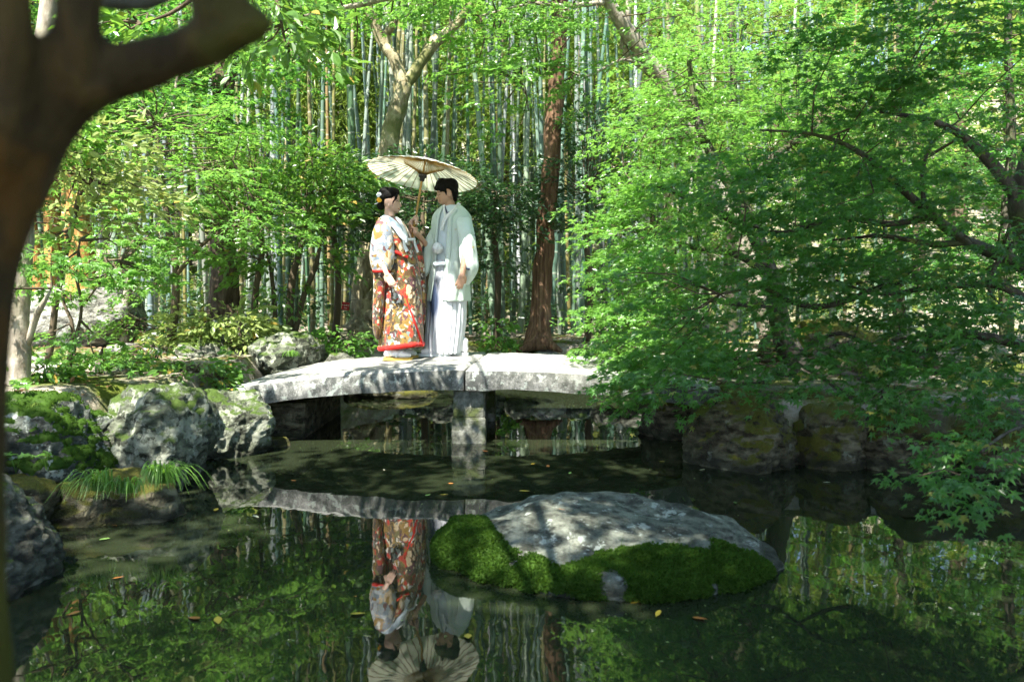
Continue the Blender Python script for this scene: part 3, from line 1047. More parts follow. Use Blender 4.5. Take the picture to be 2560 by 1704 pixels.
# --- dark trunk close to the camera, out of focus, with an unseen crown added for shade
YN = 0.70
nb = [([(-30, 3300, YN), (-52, 2300, YN), (-82, 1500, YN), (-92, 1000, YN), (-62, 640, YN), (25, 430, YN), (120, 275, YN), (250, 195, YN), (375, 165, YN), (500, 122, YN), (590, 82, YN), (650, 62, YN), (688, 55, YN)],
       [150, 118, 90, 98, 104, 104, 96, 78, 63, 60, 56, 40, 8]),
      ([(530, 130, YN), (545, 60, YN), (541, -20, YN), (545, -200, YN + 0.05), (600, -700, YN + 0.1)], [58, 62, 66, 62, 50]),
      ([(100, 300, YN), (175, 170, YN - 0.02), (193, 60, YN - 0.03), (192, -60, YN - 0.03), (150, -600, YN - 0.05)], [70, 58, 52, 52, 45]),
      ([(-40, 560, YN), (5, 380, YN - 0.03), (20, 200, YN - 0.05), (18, 0, YN - 0.06), (-60, -600, YN - 0.06)], [80, 66, 52, 50, 46]),
      ([(400, 160, YN), (430, 180, YN)], [60, 40])]
mb = MB()
for pts, rp in nb:
    p, r = smooth_path(W(pts), 0.02, [x / FPX * YN for x in rp])
    mb.add(*tube(p, r, 20))
vv, ff = remesh(mb, 0.006, 6)
vv = vv + norm(vv - vv.mean(0)) * (0.005 * fbm(vv * 22, 3, 4) + 0.006 * (1 - 3 * np.abs(fbm(vv * np.array([16, 16, 9]), 3, 14))))[:, None]
near = thing("leaning_tree", "dark mossy trunk with a stubby forked limb, very close and out of focus", "tree", tuple(W(nb[0][0])[0]))
put("trunk", vv, ff, M['bark_near'], near)
M['bark_dim'] = bark_mat("dark_grey_bark", (0.03, 0.035, 0.035), (0.06, 0.068, 0.07), (0.10, 0.11, 0.11), 0.8, 0.4)
p, r = smooth_path(W([(150, -60, 1.0), (260, -8, 1.0), (330, -4, 1.0), (400, -14, 1.0), (520, -120, 1.0)]), 0.02, [0.015, 0.014, 0.0145, 0.013, 0.01])
mb = MB().add(*tube(p, r, 10))
mb.put("limb", M['bark_dim'], near)
# added limbs out of view, carrying leaf clumps placed to shade the scene below
ov = MB()
top = W([(193, -560, YN - 0.05)])[0]
CAN = []
SHADE_CLUMPS = [(-4.4, -1.2, 6.0, 1.3, 1.3, 0.45), (-2.4, -1.6, 5.8, 1.4, 1.3, 0.45), (-0.4, -1.6, 6.1, 1.4, 1.3, 0.45), (1.6, -1.4, 6.2, 1.4, 1.3, 0.45), (-3.4, 0.4, 5.8, 1.3, 1.2, 0.4), (-1.5, 0.3, 5.9, 1.4, 1.2, 0.45), (0.4, 0.3, 5.8, 1.4, 1.2, 0.45),
        (2.3, 0.5, 6.0, 1.4, 1.2, 0.45), (-2.0, 1.9, 5.6, 1.2, 0.9, 0.4), (-0.2, 1.9, 5.7, 1.2, 1.0, 0.4), (1.4, 2.2, 5.8, 1.3, 1.2, 0.4), (3.0, 2.4, 6.0, 1.3, 1.2, 0.45), (1.2, 3.7, 5.9, 1.0, 1.0, 0.4), (2.7, 4.0, 6.1, 1.3, 1.2, 0.45), (4.3, 3.6, 6.2, 1.3, 1.3, 0.45), (4.0, 1.0, 6.3, 1.3, 1.2, 0.45), (4.2, 5.2, 6.3, 1.2, 1.0, 0.45), (-2.0, 5.38, 6.0, 0.8, 0.34, 0.2),
        (0.8, 1.6, 5.0, 1.1, 1.0, 0.35), (1.8, 2.6, 5.2, 1.1, 1.0, 0.35), (2.8, 3.2, 5.3, 1.1, 1.0, 0.35), (0.6, 2.8, 5.2, 0.8, 0.8, 0.3), (-1.05, -0.55, 3.7, 0.9, 0.8, 0.35)]
for bx in SHADE_CLUMPS:
    e = np.array(bx[:3])
    m1 = top * 0.5 + e * 0.5 + np.array([0, 0, 0.5])
    p, r = smooth_path(np.array([top, top * 0.8 + e * 0.2 + np.array([0, 0, 0.6]), m1, e]), 0.15, [0.03, 0.028, 0.022, 0.01])
    ov.add(*tube(p, r, 7))
ov.put("branches", M['bark_maple'], near)
C, D = blob_points(SHADE_CLUMPS, 2500, 0.1)
pos, ax, nm = sprays(C, D * np.array([1, 1, 0.2]), 0.5, 26, 0.3, 0.4)
put_leaves("crown", 'maple3', pos, ax, nm, 0.125 * rng.uniform(0.7, 1.2, len(pos)), M['maple'], near)  # unseen leaves, shaped to cast shade on pond, bank, trunk and couple

# --- drooping maple on the shaded bank
Ym = 4.6
limbs = [
    (W([(2700, 1075, 4.7), (2670, 900, 4.65), (2630, 760, 4.6), (2590, 650, 4.6), (2560, 560, 4.6), (2552, 480, 4.6), (2600, 300, 4.6), (2640, 100, 4.6), (2600, -200, 4.7)]), [0.16, 0.12, 0.10, 0.085, 0.07, 0.06, 0.05, 0.04, 0.03]),
    (W([(2610, 700, 4.6), (2532, 652, 4.55), (2412, 600, 4.5), (2311, 522, 4.4), (2191, 415, 4.3), (2131, 370, 4.3), (2030, 335, 4.35), (1900, 325, 4.5)]), [0.048, 0.040, 0.032, 0.025, 0.018, 0.013, 0.009, 0.005]),
    (W([(2550, 500, 4.6), (2482, 410, 4.6), (2407, 340, 4.6), (2320, 300, 4.5), (2200, 280, 4.4)]), [0.045, 0.035, 0.024, 0.016, 0.008]),
    (W([(2640, 790, 4.6), (2557, 742, 4.5), (2482, 711, 4.5), (2331, 718, 4.5), (2200, 735, 4.5), (2090, 700, 4.5)]), [0.032, 0.026, 0.022, 0.016, 0.010, 0.005]),
    (W([(2260, 700, 4.6), (2180, 725, 4.7), (2131, 746, 4.8), (2056, 766, 4.9), (1981, 756, 4.9), (1906, 720, 4.9), (1800, 735, 4.9)]), [0.016, 0.018, 0.018, 0.018, 0.015, 0.011, 0.006]),
    (W([(2670, 930, 4.6), (2557, 866, 4.4), (2457, 841, 4.4), (2361, 836, 4.5), (2230, 850, 4.6)]), [0.035, 0.03, 0.025, 0.018, 0.008]),
    (W([(2420, 850, 4.5), (2300, 880, 4.7), (2200, 878, 4.8), (2106, 833, 4.9), (2031, 861, 4.9), (1930, 946, 4.8), (1850, 960, 4.7)]), [0.016, 0.016, 0.016, 0.015, 0.013, 0.011, 0.005]),
    (W([(2331, 540, 4.4), (2220, 560, 4.4), (2100, 545, 4.5), (1960, 580, 4.6), (1860, 560, 4.6)]), [0.02, 0.017, 0.014, 0.010, 0.005]),
    (W([(2412, 605, 4.5), (2330, 610, 4.5), (2210, 590, 4.6), (2080, 600, 4.7)]), [0.022, 0.018, 0.013, 0.006]),
    (W([(1990, 905, 4.8), (2080, 960, 4.7), (2140, 1000, 4.5), (2200, 1010, 4.3)]), [0.01, 0.012, 0.012, 0.006]),
    (W([(2311, 522, 4.4), (2305, 440, 4.4), (2330, 360, 4.4), (2400, 300, 4.4)]), [0.014, 0.012, 0.009, 0.004]),
    (W([(2540, 600, 4.5), (2490, 660, 4.4), (2470, 720, 4.4), (2500, 760, 4.3)]), [0.016, 0.014, 0.01, 0.005]),
    (W([(2680, 980, 4.4), (2620, 1040, 3.8), (2520, 1080, 3.5), (2440, 1140, 3.3), (2390, 1200, 3.2)]), [0.014, 0.010, 0.007, 0.005, 0.003]),
]
blobs = [Bl(2200, 480, 4.9, 200, 60, 0.4), Bl(2380, 640, 4.8, 160, 50, 0.4), Bl(2150, 580, 5.0, 180, 50, 0.4), Bl(2300, 780, 4.8, 180, 40, 0.4), Bl(2100, 880, 4.6, 160, 35, 0.35), Bl(2250, 890, 4.4, 150, 28, 0.35), Bl(1850, 450, 4.7, 130, 90, 0.5), Bl(2050, 500, 4.4, 170, 100, 0.5), Bl(2250, 330, 4.2, 200, 110, 0.5), Bl(2450, 200, 4.0, 160, 110, 0.5), Bl(2480, 520, 4.2, 120, 120, 0.4),
         Bl(2000, 680, 4.7, 220, 70, 0.5), Bl(2250, 690, 4.5, 200, 70, 0.5), Bl(2450, 800, 4.3, 150, 70, 0.5), Bl(1900, 820, 4.9, 180, 50, 0.4), Bl(2420, 930, 4.2, 200, 60, 0.5),
         Bl(1850, 920, 4.6, 200, 28, 0.35), Bl(2120, 965, 4.3, 140, 24, 0.3), Bl(1660, 925, 5.4, 120, 40, 0.4), Bl(1610, 975, 5.5, 90, 28, 0.3), Bl(1620, 915, 5.9, 90, 35, 0.3), Bl(1620, 990, 5.8, 75, 30, 0.25), Bl(1690, 970, 5.5, 100, 30, 0.25), *[Bl(2480, 1120, 3.3, 60, 30, 0.2)] * 3, *[Bl(2400, 1190, 3.1, 70, 22, 0.15)] * 4, *[Bl(2530, 1050, 3.6, 50, 30, 0.2)] * 2,
         Bl(1700, 700, 5.4, 150, 90, 0.5), Bl(1750, 850, 5.3, 170, 60, 0.5), Bl(2130, 180, 4.2, 170, 80, 0.5), Bl(2330, 60, 3.9, 220, 70, 0.5), Bl(2330, 960, 4.0, 120, 28, 0.35)]
tree("maple_tree", "drooping green maple reaching in from the frame edge over the dark boulders", limbs, 'bark_maple',
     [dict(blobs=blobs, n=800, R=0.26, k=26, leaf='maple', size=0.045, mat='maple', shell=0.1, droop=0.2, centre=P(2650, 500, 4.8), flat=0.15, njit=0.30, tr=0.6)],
     seed=3, leaf_parts=300, twig=0.12)

# --- sunlit maple with spreading roots
limbs = [
    (W([(1985, 945, 7.35), (1975, 880, 7.3), (1950, 800, 7.3), (1930, 700, 7.3), (1890, 590, 7.3), (1840, 480, 7.4), (1780, 390, 7.5), (1740, 280, 7.6), (1720, 120, 7.7)]), [0.15, 0.11, 0.09, 0.08, 0.07, 0.06, 0.05, 0.035, 0.02]),
    (W([(1985, 925, 7.3), (2040, 930, 7.25), (2110, 940, 7.2), (2200, 950, 7.15)]), [0.10, 0.07, 0.05, 0.02]),
    (W([(1985, 925, 7.3), (2000, 945, 7.15), (2030, 962, 6.95)]), [0.09, 0.06, 0.02]),
    (W([(1975, 925, 7.3), (1930, 945, 7.2), (1880, 955, 7.15)]), [0.08, 0.05, 0.02]),
    (W([(1930, 700, 7.3), (1850, 640, 7.2), (1740, 620, 7.1), (1620, 590, 7.0)]), [0.045, 0.035, 0.025, 0.01]),
    (W([(1890, 590, 7.3), (1780, 520, 7.2), (1660, 470, 7.2), (1560, 430, 7.1)]), [0.045, 0.035, 0.022, 0.01]),
    (W([(1940, 760, 7.3), (1840, 760, 7.1), (1700, 740, 7.0), (1560, 760, 6.9)]), [0.04, 0.03, 0.022, 0.01]),
    (W([(1840, 480, 7.4), (1950, 380, 7.6), (2080, 300, 7.8), (2250, 250, 8.0)]), [0.045, 0.035, 0.025, 0.01]),
]
blobs = [Bl(1670, 330, 7.3, 140, 70, 0.7), Bl(1640, 450, 7.1, 140, 75, 0.7), Bl(1750, 500, 7.2, 180, 80, 0.8), Bl(1620, 570, 7.0, 120, 60, 0.7), Bl(1720, 640, 7.1, 180, 70, 0.8), Bl(1590, 690, 7.0, 110, 60, 0.6),
         Bl(1690, 760, 7.0, 160, 60, 0.7), Bl(1570, 800, 6.9, 90, 50, 0.5), Bl(1640, 860, 6.7, 120, 45, 0.6), Bl(1850, 330, 7.6, 180, 80, 0.8), Bl(2050, 260, 7.8, 200, 90, 0.8), Bl(1750, 200, 7.8, 180, 80, 0.8), Bl(2000, 420, 7.8, 180, 80, 0.8),
         Bl(2200, 400, 8.2, 200, 90, 0.8), Bl(1540, 865, 6.9, 60, 30, 0.4)]
tree("maple_tree", "sunlit maple with spreading roots between the path slab and mossy boulder", limbs, 'bark_maple',
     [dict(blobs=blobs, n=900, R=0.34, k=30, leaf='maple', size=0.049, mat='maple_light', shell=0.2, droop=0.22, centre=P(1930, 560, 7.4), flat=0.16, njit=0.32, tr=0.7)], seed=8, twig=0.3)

# --- leaning tree and the maple band across the top
limbs = [(W([(1930, 850, 10.6), (1860, 620, 10.4), (1760, 420, 10.2), (1700, 300, 10.0), (1640, 180, 9.8), (1580, 100, 9.6), (1525, 5, 9.4), (1460, -130, 9.2), (1400, -300, 9.0)]), [0.16, 0.13, 0.12, 0.105, 0.10, 0.095, 0.085, 0.07, 0.05]),
         (W([(1655, 200, 9.8), (1565, 130, 9.7), (1568, 60, 9.6), (1575, -40, 9.5)]), [0.05, 0.045, 0.042, 0.03]),
         (W([(1525, 5, 9.4), (1420, 15, 9.2), (1330, 10, 9.0), (1200, 40, 8.8)]), [0.035, 0.026, 0.018, 0.008]),
         (W([(1640, 180, 9.8), (1560, 150, 9.5), (1470, 190, 9.2), (1400, 175, 8.9), (1300, 205, 8.7)]), [0.022, 0.018, 0.014, 0.010, 0.005]),
         (W([(1460, -130, 9.2), (1200, -60, 8.7), (950, 0, 8.2), (760, 40, 8.0)]), [0.05, 0.04, 0.03, 0.012])]
blobs = [Bl(1260, 110, 8.6, 110, 45, 0.5), Bl(1370, 120, 8.8, 170, 55, 0.6), Bl(1260, 195, 8.6, 130, 28, 0.5), Bl(1450, 180, 8.9, 150, 45, 0.6), Bl(1030, 10, 8.4, 180, 30, 0.6), Bl(770, 60, 8.2, 150, 55, 0.7),
         Bl(1250, 20, 8.8, 260, 45, 0.8), Bl(1560, 60, 9.2, 160, 60, 0.7), Bl(700, 120, 8.0, 120, 45, 0.5), Bl(1300, 285, 8.7, 110, 25, 0.4), Bl(1420, 260, 8.9, 90, 25, 0.4), Bl(900, -80, 8.2, 300, 60, 0.9), Bl(1300, -100, 8.6, 350, 70, 1.0)]
tree("maple_tree", "pale barked maple leaning across the top with bright layered leaves", limbs, 'bark_pale',
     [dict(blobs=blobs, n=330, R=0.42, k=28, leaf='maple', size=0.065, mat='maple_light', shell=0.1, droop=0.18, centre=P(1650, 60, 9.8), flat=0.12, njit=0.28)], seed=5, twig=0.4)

# --- forked tree behind the couple
Yf = 11.3
limbs = [(W([(905, 835, Yf), (908, 790, Yf), (917, 700, Yf), (938, 560, Yf), (968, 395, Yf), (985, 300, Yf), (1012, 208, Yf)]), [0.30, 0.20, 0.175, 0.16, 0.145, 0.125, 0.115]),
         (W([(1010, 215, Yf), (988, 155, Yf), (958, 108, Yf), (935, 62, Yf), (905, -20, Yf), (840, -150, Yf)]), [0.09, 0.085, 0.08, 0.07, 0.06, 0.04]),
         (W([(965, 118, Yf), (968, 85, Yf), (985, 60, Yf - 0.1)]), [0.06, 0.06, 0.05]),
         (W([(1012, 212, Yf), (1055, 150, Yf), (1085, 112, Yf), (1125, 75, Yf), (1160, 35, Yf), (1230, -80, Yf)]), [0.09, 0.078, 0.075, 0.065, 0.06, 0.04]),
         (W([(1080, 110, Yf), (1095, 90, Yf), (1150, 100, Yf), (1180, 90, Yf)]), [0.06, 0.045, 0.03, 0.01]),
         (W([(900, 800, Yf), (935, 790, Yf - 0.2), (955, 835, Yf - 0.3)]), [0.10, 0.08, 0.05]),
         (W([(905, 755, Yf - 0.1), (930, 735, Yf - 0.15), (945, 700, Yf - 0.2), (960, 650, Yf - 0.2)]), [0.06, 0.055, 0.05, 0.03]),
         (W([(930, 735, Yf - 0.1), (945, 790, Yf - 0.15), (960, 800, Yf - 0.15)]), [0.05, 0.045, 0.03])]
blobs = [Bl(850, -60, 11, 260, 90, 1.5), Bl(1150, -80, 11, 260, 90, 1.5), Bl(1000, 10, 11.2, 140, 30, 0.8)]
tree("forked_tree", "tan barked tree forking in two above the paper parasol", limbs, 'bark_tan',
     [dict(blobs=blobs, n=150, R=0.5, k=26, leaf='maple3', size=0.10, mat='maple_light', shell=0.1, droop=0.2)], seed=13, n=14, twig=0.3)

# --- cedar beside the couple
Yc = 10.45
limbs = [(W([(1342, 868, Yc), (1348, 820, Yc), (1354, 740, Yc), (1364, 600, Yc), (1374, 450, Yc), (1388, 250, Yc), (1398, 100, Yc), (1408, -150, Yc), (1412, -600, Yc)]), [0.21, 0.155, 0.132, 0.122, 0.117, 0.110, 0.105, 0.095, 0.07]),
         (W([(1345, 850, Yc - 0.1), (1318, 868, Yc - 0.15), (1285, 880, Yc - 0.2)]), [0.10, 0.055, 0.02]),
         (W([(1352, 850, Yc - 0.1), (1385, 868, Yc - 0.15), (1405, 878, Yc - 0.2)]), [0.09, 0.05, 0.02])]
blobs = [Bl(1430, -300, 9.6, 200, 120, 1.2), Bl(1380, -500, 9.6, 160, 120, 1.0)]
tree("cedar_tree", "straight cedar trunk with peeling red brown bark right of the groom", limbs, 'bark_cedar',
     [dict(blobs=blobs, n=90, R=0.5, k=30, leaf='rhomb', size=0.08, mat='camellia', shell=0.1)], seed=17, n=18, knob=0.07)

# --- brown trunk half hidden by leaves, further left
limbs = [(W([(566, 815, 10.2), (562, 720, 10.2), (560, 600, 10.2), (556, 480, 10.2), (552, 380, 10.2), (556, 250, 10.2), (570, 0, 10.3), (570, -300, 10.3)]), [0.22, 0.18, 0.165, 0.155, 0.15, 0.14, 0.12, 0.08])]
tree("brown_tree", "straight brown trunk rising through the leaves left of the bamboo", limbs, 'bark_brown',
     [dict(blobs=[Bl(560, 60, 10.2, 200, 90, 1.0), Bl(420, 170, 10.0, 160, 70, 0.9), Bl(640, 200, 10.2, 130, 60, 0.8), Bl(480, 300, 9.8, 140, 60, 0.8)], n=230, R=0.42, k=28, leaf='maple3', size=0.085, mat='maple', shell=0.1)], seed=19, n=12)

# --- orange barked trunks
for lb, px, Yo, r0, base_y in [("thick orange barked trunk lit by the sun behind the slender sapling", 203, 8.8, 0.155, 835),
                               ("thinner orange trunk between the thick orange trunk and the frame edge", 140, 9.4, 0.10, 820),
                               ("thin leaning orange trunk nearest the pale trunk", 92, 9.0, 0.085, 820)]:
    lean = -18 if px < 100 else 0
    limbs = [(W([(px, base_y, Yo), (px - 2, 720, Yo), (px - 8 + lean * .3, 600, Yo), (px - 12 + lean * .8, 480, Yo), (px - 14 + lean, 350, Yo), (px - 10 + lean, 100, Yo), (px + lean, -200, Yo)]), [r0 * 1.35, r0, r0 * 0.93, r0 * 0.87, r0 * 0.8, r0 * 0.65, r0 * 0.4])]
    tree("cypress_tree", lb, limbs, 'bark_orange', [dict(blobs=[Bl(px, 80, Yo, 150, 120, 0.9), Bl(px + 60, 240, Yo - 0.3, 130, 60, 0.7)], n=80, R=0.42, k=26, leaf='rhomb', size=0.085, mat='maple', shell=0.1)],
         group="orange barked trunks", seed=23 + px, n=12, knob=0.06)

# --- pale trunk at the left edge
limbs = [(W([(50, 1005, 5.35), (46, 940, 5.35), (46, 850, 5.35), (50, 740, 5.35), (56, 620, 5.35), (66, 480, 5.35), (86, 300, 5.35), (108, 130, 5.35), (125, -60, 5.35), (150, -500, 5.4)]), [0.12, 0.075, 0.068, 0.066, 0.064, 0.062, 0.060, 0.058, 0.055, 0.04]),
         (W([(70, 860, 5.35), (88, 800, 5.3), (108, 760, 5.2), (130, 720, 5.2)]), [0.02, 0.022, 0.018, 0.006])]
tree("pale_tree", "pale trunk with hard leaf shadows beside the dark near trunk", limbs, 'bark_pale',
     [dict(blobs=[Bl(60, 640, 5.1, 60, 30, 0.25), Bl(150, 350, 5.9, 80, 50, 0.4)], n=40, R=0.26, k=20, leaf='maple', size=0.06, mat='maple_light', shell=0.1)], seed=29, n=14, knob=0.08)

# --- saplings and shrubs
def sapling(name, label, base, limbs, blobs, n, leaf, size, mat, R=0.3, k=20, bark='twig', seed=1, cat="sapling", group=None, leaf_parts=0, **kw):
    return tree(name, label, limbs, bark, [dict(blobs=blobs, n=n, R=R, k=k, leaf=leaf, size=size, mat=mat, shell=kw.pop('shell', 0.1), **kw)], cat, group, 7, seed, leaf_parts=leaf_parts)


sapling("maple_sapling", "slender maple sapling with a forked stem on the sunlit bank", None,
        [(W([(162, 965, 5.8), (172, 915, 5.8), (180, 870, 5.8), (184, 845, 5.8)]), [0.026, 0.022, 0.018, 0.016]), (W([(184, 850, 5.8), (178, 800, 5.8), (160, 760, 5.8), (150, 700, 5.8)]), [0.014, 0.012, 0.01, 0.006]),
         (W([(184, 850, 5.8), (200, 800, 5.7), (203, 750, 5.7), (190, 680, 5.7), (200, 600, 5.7)]), [0.014, 0.012, 0.011, 0.010, 0.006]), (W([(203, 770, 5.7), (240, 720, 5.6), (300, 650, 5.6)]), [0.008, 0.007, 0.004])],
        [Bl(150, 735, 5.7, 75, 22, 0.3), Bl(260, 650, 5.7, 110, 40, 0.4), Bl(140, 620, 5.8, 80, 35, 0.3), Bl(330, 700, 5.8, 80, 35, 0.3), Bl(180, 840, 5.7, 80, 22, 0.25), Bl(330, 580, 5.9, 110, 45, 0.4), Bl(230, 880, 5.6, 60, 18, 0.2)],
        78, 'maple', 0.058, 'maple_light', 0.24, 20, seed=31, flat=0.12, njit=0.28, leaf_parts=120)
sapling("broadleaf_sapling", "bright sunlit sapling with long drooping leaves beside the near trunk", None,
        [(W([(120, 900, 6.4), (150, 700, 6.4), (190, 520, 6.3), (225, 400, 6.3), (240, 330, 6.3)]), [0.03, 0.025, 0.02, 0.014, 0.006])],
        [Bl(200, 440, 6.2, 110, 60, 0.4), Bl(140, 540, 6.2, 90, 45, 0.35), Bl(250, 370, 6.3, 80, 40, 0.3), Bl(300, 480, 6.3, 80, 40, 0.35)],
        95, 'oval', 0.085, 'pale_leaf', 0.3, 14, seed=37, droop=0.5, njit=0.6, leaf_parts=100)
sapling("shrub", "bushy green maple between the brown trunk and the orange trunks", None,
        [(W([(430, 850, 8.2), (440, 700, 8.2), (420, 560, 8.2), (400, 400, 8.2), (390, 300, 8.2)]), [0.05, 0.04, 0.035, 0.025, 0.01]), (W([(430, 700, 8.2), (520, 600, 8.1), (640, 540, 8.0)]), [0.025, 0.02, 0.008]), (W([(425, 640, 8.2), (340, 560, 8.1), (260, 520, 8.0)]), [0.025, 0.02, 0.008])],
        [Bl(400, 330, 8.2, 170, 70, 0.7), Bl(330, 460, 8.0, 150, 70, 0.6), Bl(520, 470, 8.1, 170, 75, 0.7), Bl(430, 580, 8.0, 190, 60, 0.6), Bl(640, 560, 8.0, 120, 60, 0.6), Bl(350, 680, 8.0, 140, 45, 0.5), Bl(300, 260, 8.4, 170, 80, 0.7), Bl(560, 340, 8.4, 150, 60, 0.7)],
        340, 'maple3', 0.062, 'maple_light', 0.34, 26, seed=41, flat=0.15, njit=0.3)
sapling("shrub", "thin stemmed leafy shrub in front of the bamboo left of the bride", None,
        [(W([(725, 840, 9.6), (728, 720, 9.6), (745, 640, 9.6), (770, 560, 9.6)]), [0.05, 0.045, 0.04, 0.02]), (W([(735, 840, 9.6), (760, 740, 9.6), (790, 660, 9.6), (810, 560, 9.6)]), [0.04, 0.035, 0.03, 0.012]),
         (W([(690, 840, 9.6), (680, 700, 9.6), (660, 600, 9.6)]), [0.03, 0.025, 0.01]), (W([(635, 835, 9.4), (640, 720, 9.4), (655, 640, 9.4), (650, 540, 9.4)]), [0.045, 0.04, 0.035, 0.015])],
        [Bl(770, 520, 9.5, 110, 60, 0.6), Bl(660, 520, 9.4, 120, 60, 0.6), Bl(840, 460, 9.6, 100, 60, 0.6), Bl(700, 420, 9.6, 130, 60, 0.7), Bl(800, 640, 9.4, 70, 30, 0.4), Bl(640, 640, 9.3, 80, 40, 0.4), Bl(700, 720, 9.3, 60, 30, 0.3)],
        250, 'oval', 0.085, 'broad', 0.34, 22, seed=43, njit=0.7)
for lb, bx, bls, nn, sd in [("dark glossy evergreen behind the parasol's left edge", 840, [Bl(830, 470, 10.6, 110, 60, 0.6), Bl(930, 520, 10.5, 110, 55, 0.6), Bl(860, 590, 10.4, 90, 40, 0.5), Bl(860, 440, 10.8, 60, 30, 0.4)], 120, 47),
                            ("dark glossy evergreen behind and between the couple", 1060, [Bl(1030, 520, 10.6, 90, 60, 0.5), Bl(1060, 600, 10.5, 80, 40, 0.4), Bl(1010, 450, 10.8, 90, 50, 0.5), Bl(1130, 470, 10.8, 90, 50, 0.5)], 110, 53),
                            ("dark glossy evergreen between the groom and the cedar", 1240, [Bl(1230, 470, 10.5, 100, 60, 0.6), Bl(1200, 560, 10.4, 80, 50, 0.5), Bl(1290, 540, 10.4, 80, 50, 0.5), Bl(1250, 640, 10.3, 70, 30, 0.4)], 110, 59),
                            ("dark glossy evergreen right behind the cedar trunk", 1470, [Bl(1470, 430, 10.4, 100, 60, 0.6), Bl(1450, 540, 10.4, 90, 60, 0.5), Bl(1500, 330, 10.8, 90, 50, 0.5)], 110, 61)]:
    sapling("evergreen_shrub", lb, None, [(W([(bx, 850, 11.0), (bx + 6, 700, 10.6), (bx - 4, 600, 10.6), (bx, 480, 10.6)]), [0.05, 0.045, 0.04, 0.015])], bls, nn, 'oval', 0.075, 'camellia', 0.3, 26,
            seed=sd, njit=0.7, flat=0.6, group="dark evergreens behind the couple")
sapling("shrub", "pale yellow leaved shrub glowing in the sun behind the bank rocks", None,
        [(W([(540, 930, 8.4), (535, 860, 8.4), (520, 800, 8.4)]), [0.02, 0.015, 0.006]), (W([(560, 930, 8.4), (575, 860, 8.4), (600, 800, 8.4)]), [0.018, 0.014, 0.006])],
        [Bl(540, 800, 8.3, 100, 40, 0.35), Bl(480, 840, 8.2, 60, 30, 0.3), Bl(610, 830, 8.3, 60, 30, 0.3)], 70, 'oval', 0.10, 'pale_leaf', 0.28, 14, seed=67, njit=0.7, flat=0.5)
sapling("azalea_shrub", "low green shrub with pointed leaves at the near end of the bridge", None,
        [(W([(480, 985, 6.5), (470, 940, 6.5), (440, 915, 6.5)]), [0.012, 0.010, 0.005]), (W([(490, 985, 6.5), (520, 940, 6.5), (560, 925, 6.5)]), [0.012, 0.010, 0.005]), (W([(485, 985, 6.5), (490, 930, 6.4), (500, 905, 6.4)]), [0.012, 0.010, 0.004])],
        [Bl(480, 925, 6.4, 75, 28, 0.25), Bl(560, 950, 6.4, 50, 22, 0.2), Bl(430, 935, 6.4, 45, 20, 0.2)], 48, 'oval', 0.072, 'broad', 0.17, 13, seed=71, njit=0.6, flat=0.5, leaf_parts=140)
sapling("azalea_shrub", "low bright green shrub left of the bride's hem behind the bridge", None,
        [(W([(840, 885, 8.9), (830, 850, 8.9), (815, 835, 8.9)]), [0.012, 0.010, 0.005]), (W([(850, 885, 8.9), (880, 850, 8.9), (900, 835, 8.9)]), [0.012, 0.010, 0.005])],
        [Bl(850, 850, 8.8, 70, 26, 0.25), Bl(820, 880, 8.7, 40, 20, 0.2)], 44, 'oval', 0.078, 'maple_light', 0.2, 12, seed=73, njit=0.6, flat=0.5, leaf_parts=80)
sapling("seedling", "leafy seedling on the far bank between the groom and the cedar", None,
        [(W([(1240, 885, 10.4), (1240, 830, 10.4), (1235, 780, 10.4)]), [0.012, 0.010, 0.004]), (W([(1240, 850, 10.4), (1260, 820, 10.4)]), [0.008, 0.004])],
        [Bl(1245, 810, 10.3, 28, 22, 0.15), Bl(1235, 850, 10.3, 28, 16, 0.15)], 18, 'oval', 0.10, 'maple_light', 0.16, 10, seed=79, njit=0.7, flat=0.5, leaf_parts=60)
sapling("shrub", "low green shrub under the orange trunks at the back of the bank", None,
        [(W([(330, 860, 8.8), (340, 830, 8.8), (350, 800, 8.8)]), [0.012, 0.010, 0.004])],
        [Bl(360, 820, 8.7, 80, 25, 0.3), Bl(290, 800, 8.7, 60, 25, 0.3)], 50, 'rhomb', 0.06, 'broad', 0.2, 16, seed=83, njit=0.7, flat=0.5)
sapling("shrub", "dark leafy shrub between the mossy boulder and the rooted tree", None,
        [(W([(2180, 930, 7.6), (2170, 890, 7.6), (2180, 850, 7.6)]), [0.012, 0.010, 0.004])],
        [Bl(2180, 895, 7.5, 60, 30, 0.25), Bl(1800, 900, 7.4, 90, 40, 0.4), Bl(1870, 880, 7.4, 50, 35, 0.3)], 60, 'oval', 0.075, 'maple', 0.2, 12, seed=89, njit=0.7, flat=0.5)
for lb, bx, by, Yp, bls, sd in [("low leafy plant beside the slender sapling's foot", 255, 925, 6.4, [Bl(255, 895, 6.3, 55, 18, 0.2), Bl(310, 905, 6.3, 40, 14, 0.15)], 201),
                                ("low leafy plant in front of the sunlit pale rock on the bank", 385, 905, 7.3, [Bl(385, 875, 7.2, 55, 20, 0.2), Bl(330, 880, 7.2, 40, 16, 0.2)], 203),
                                ("small leafy plant at the foot of the pale trunk", 110, 955, 5.7, [Bl(110, 925, 5.6, 40, 18, 0.15)], 205)]:
    sapling("leafy_plant", lb, None, [(W([(bx, by, Yp), (bx + 4, by - 20, Yp), (bx, by - 40, Yp)]), [0.008, 0.006, 0.003]), (W([(bx, by - 8, Yp), (bx + 22, by - 30, Yp)]), [0.005, 0.003])],
            bls, 26, 'oval', 0.07, 'broad', 0.16, 11, seed=sd, njit=0.6, flat=0.5, cat="plant", group="low plants on the sunlit bank")
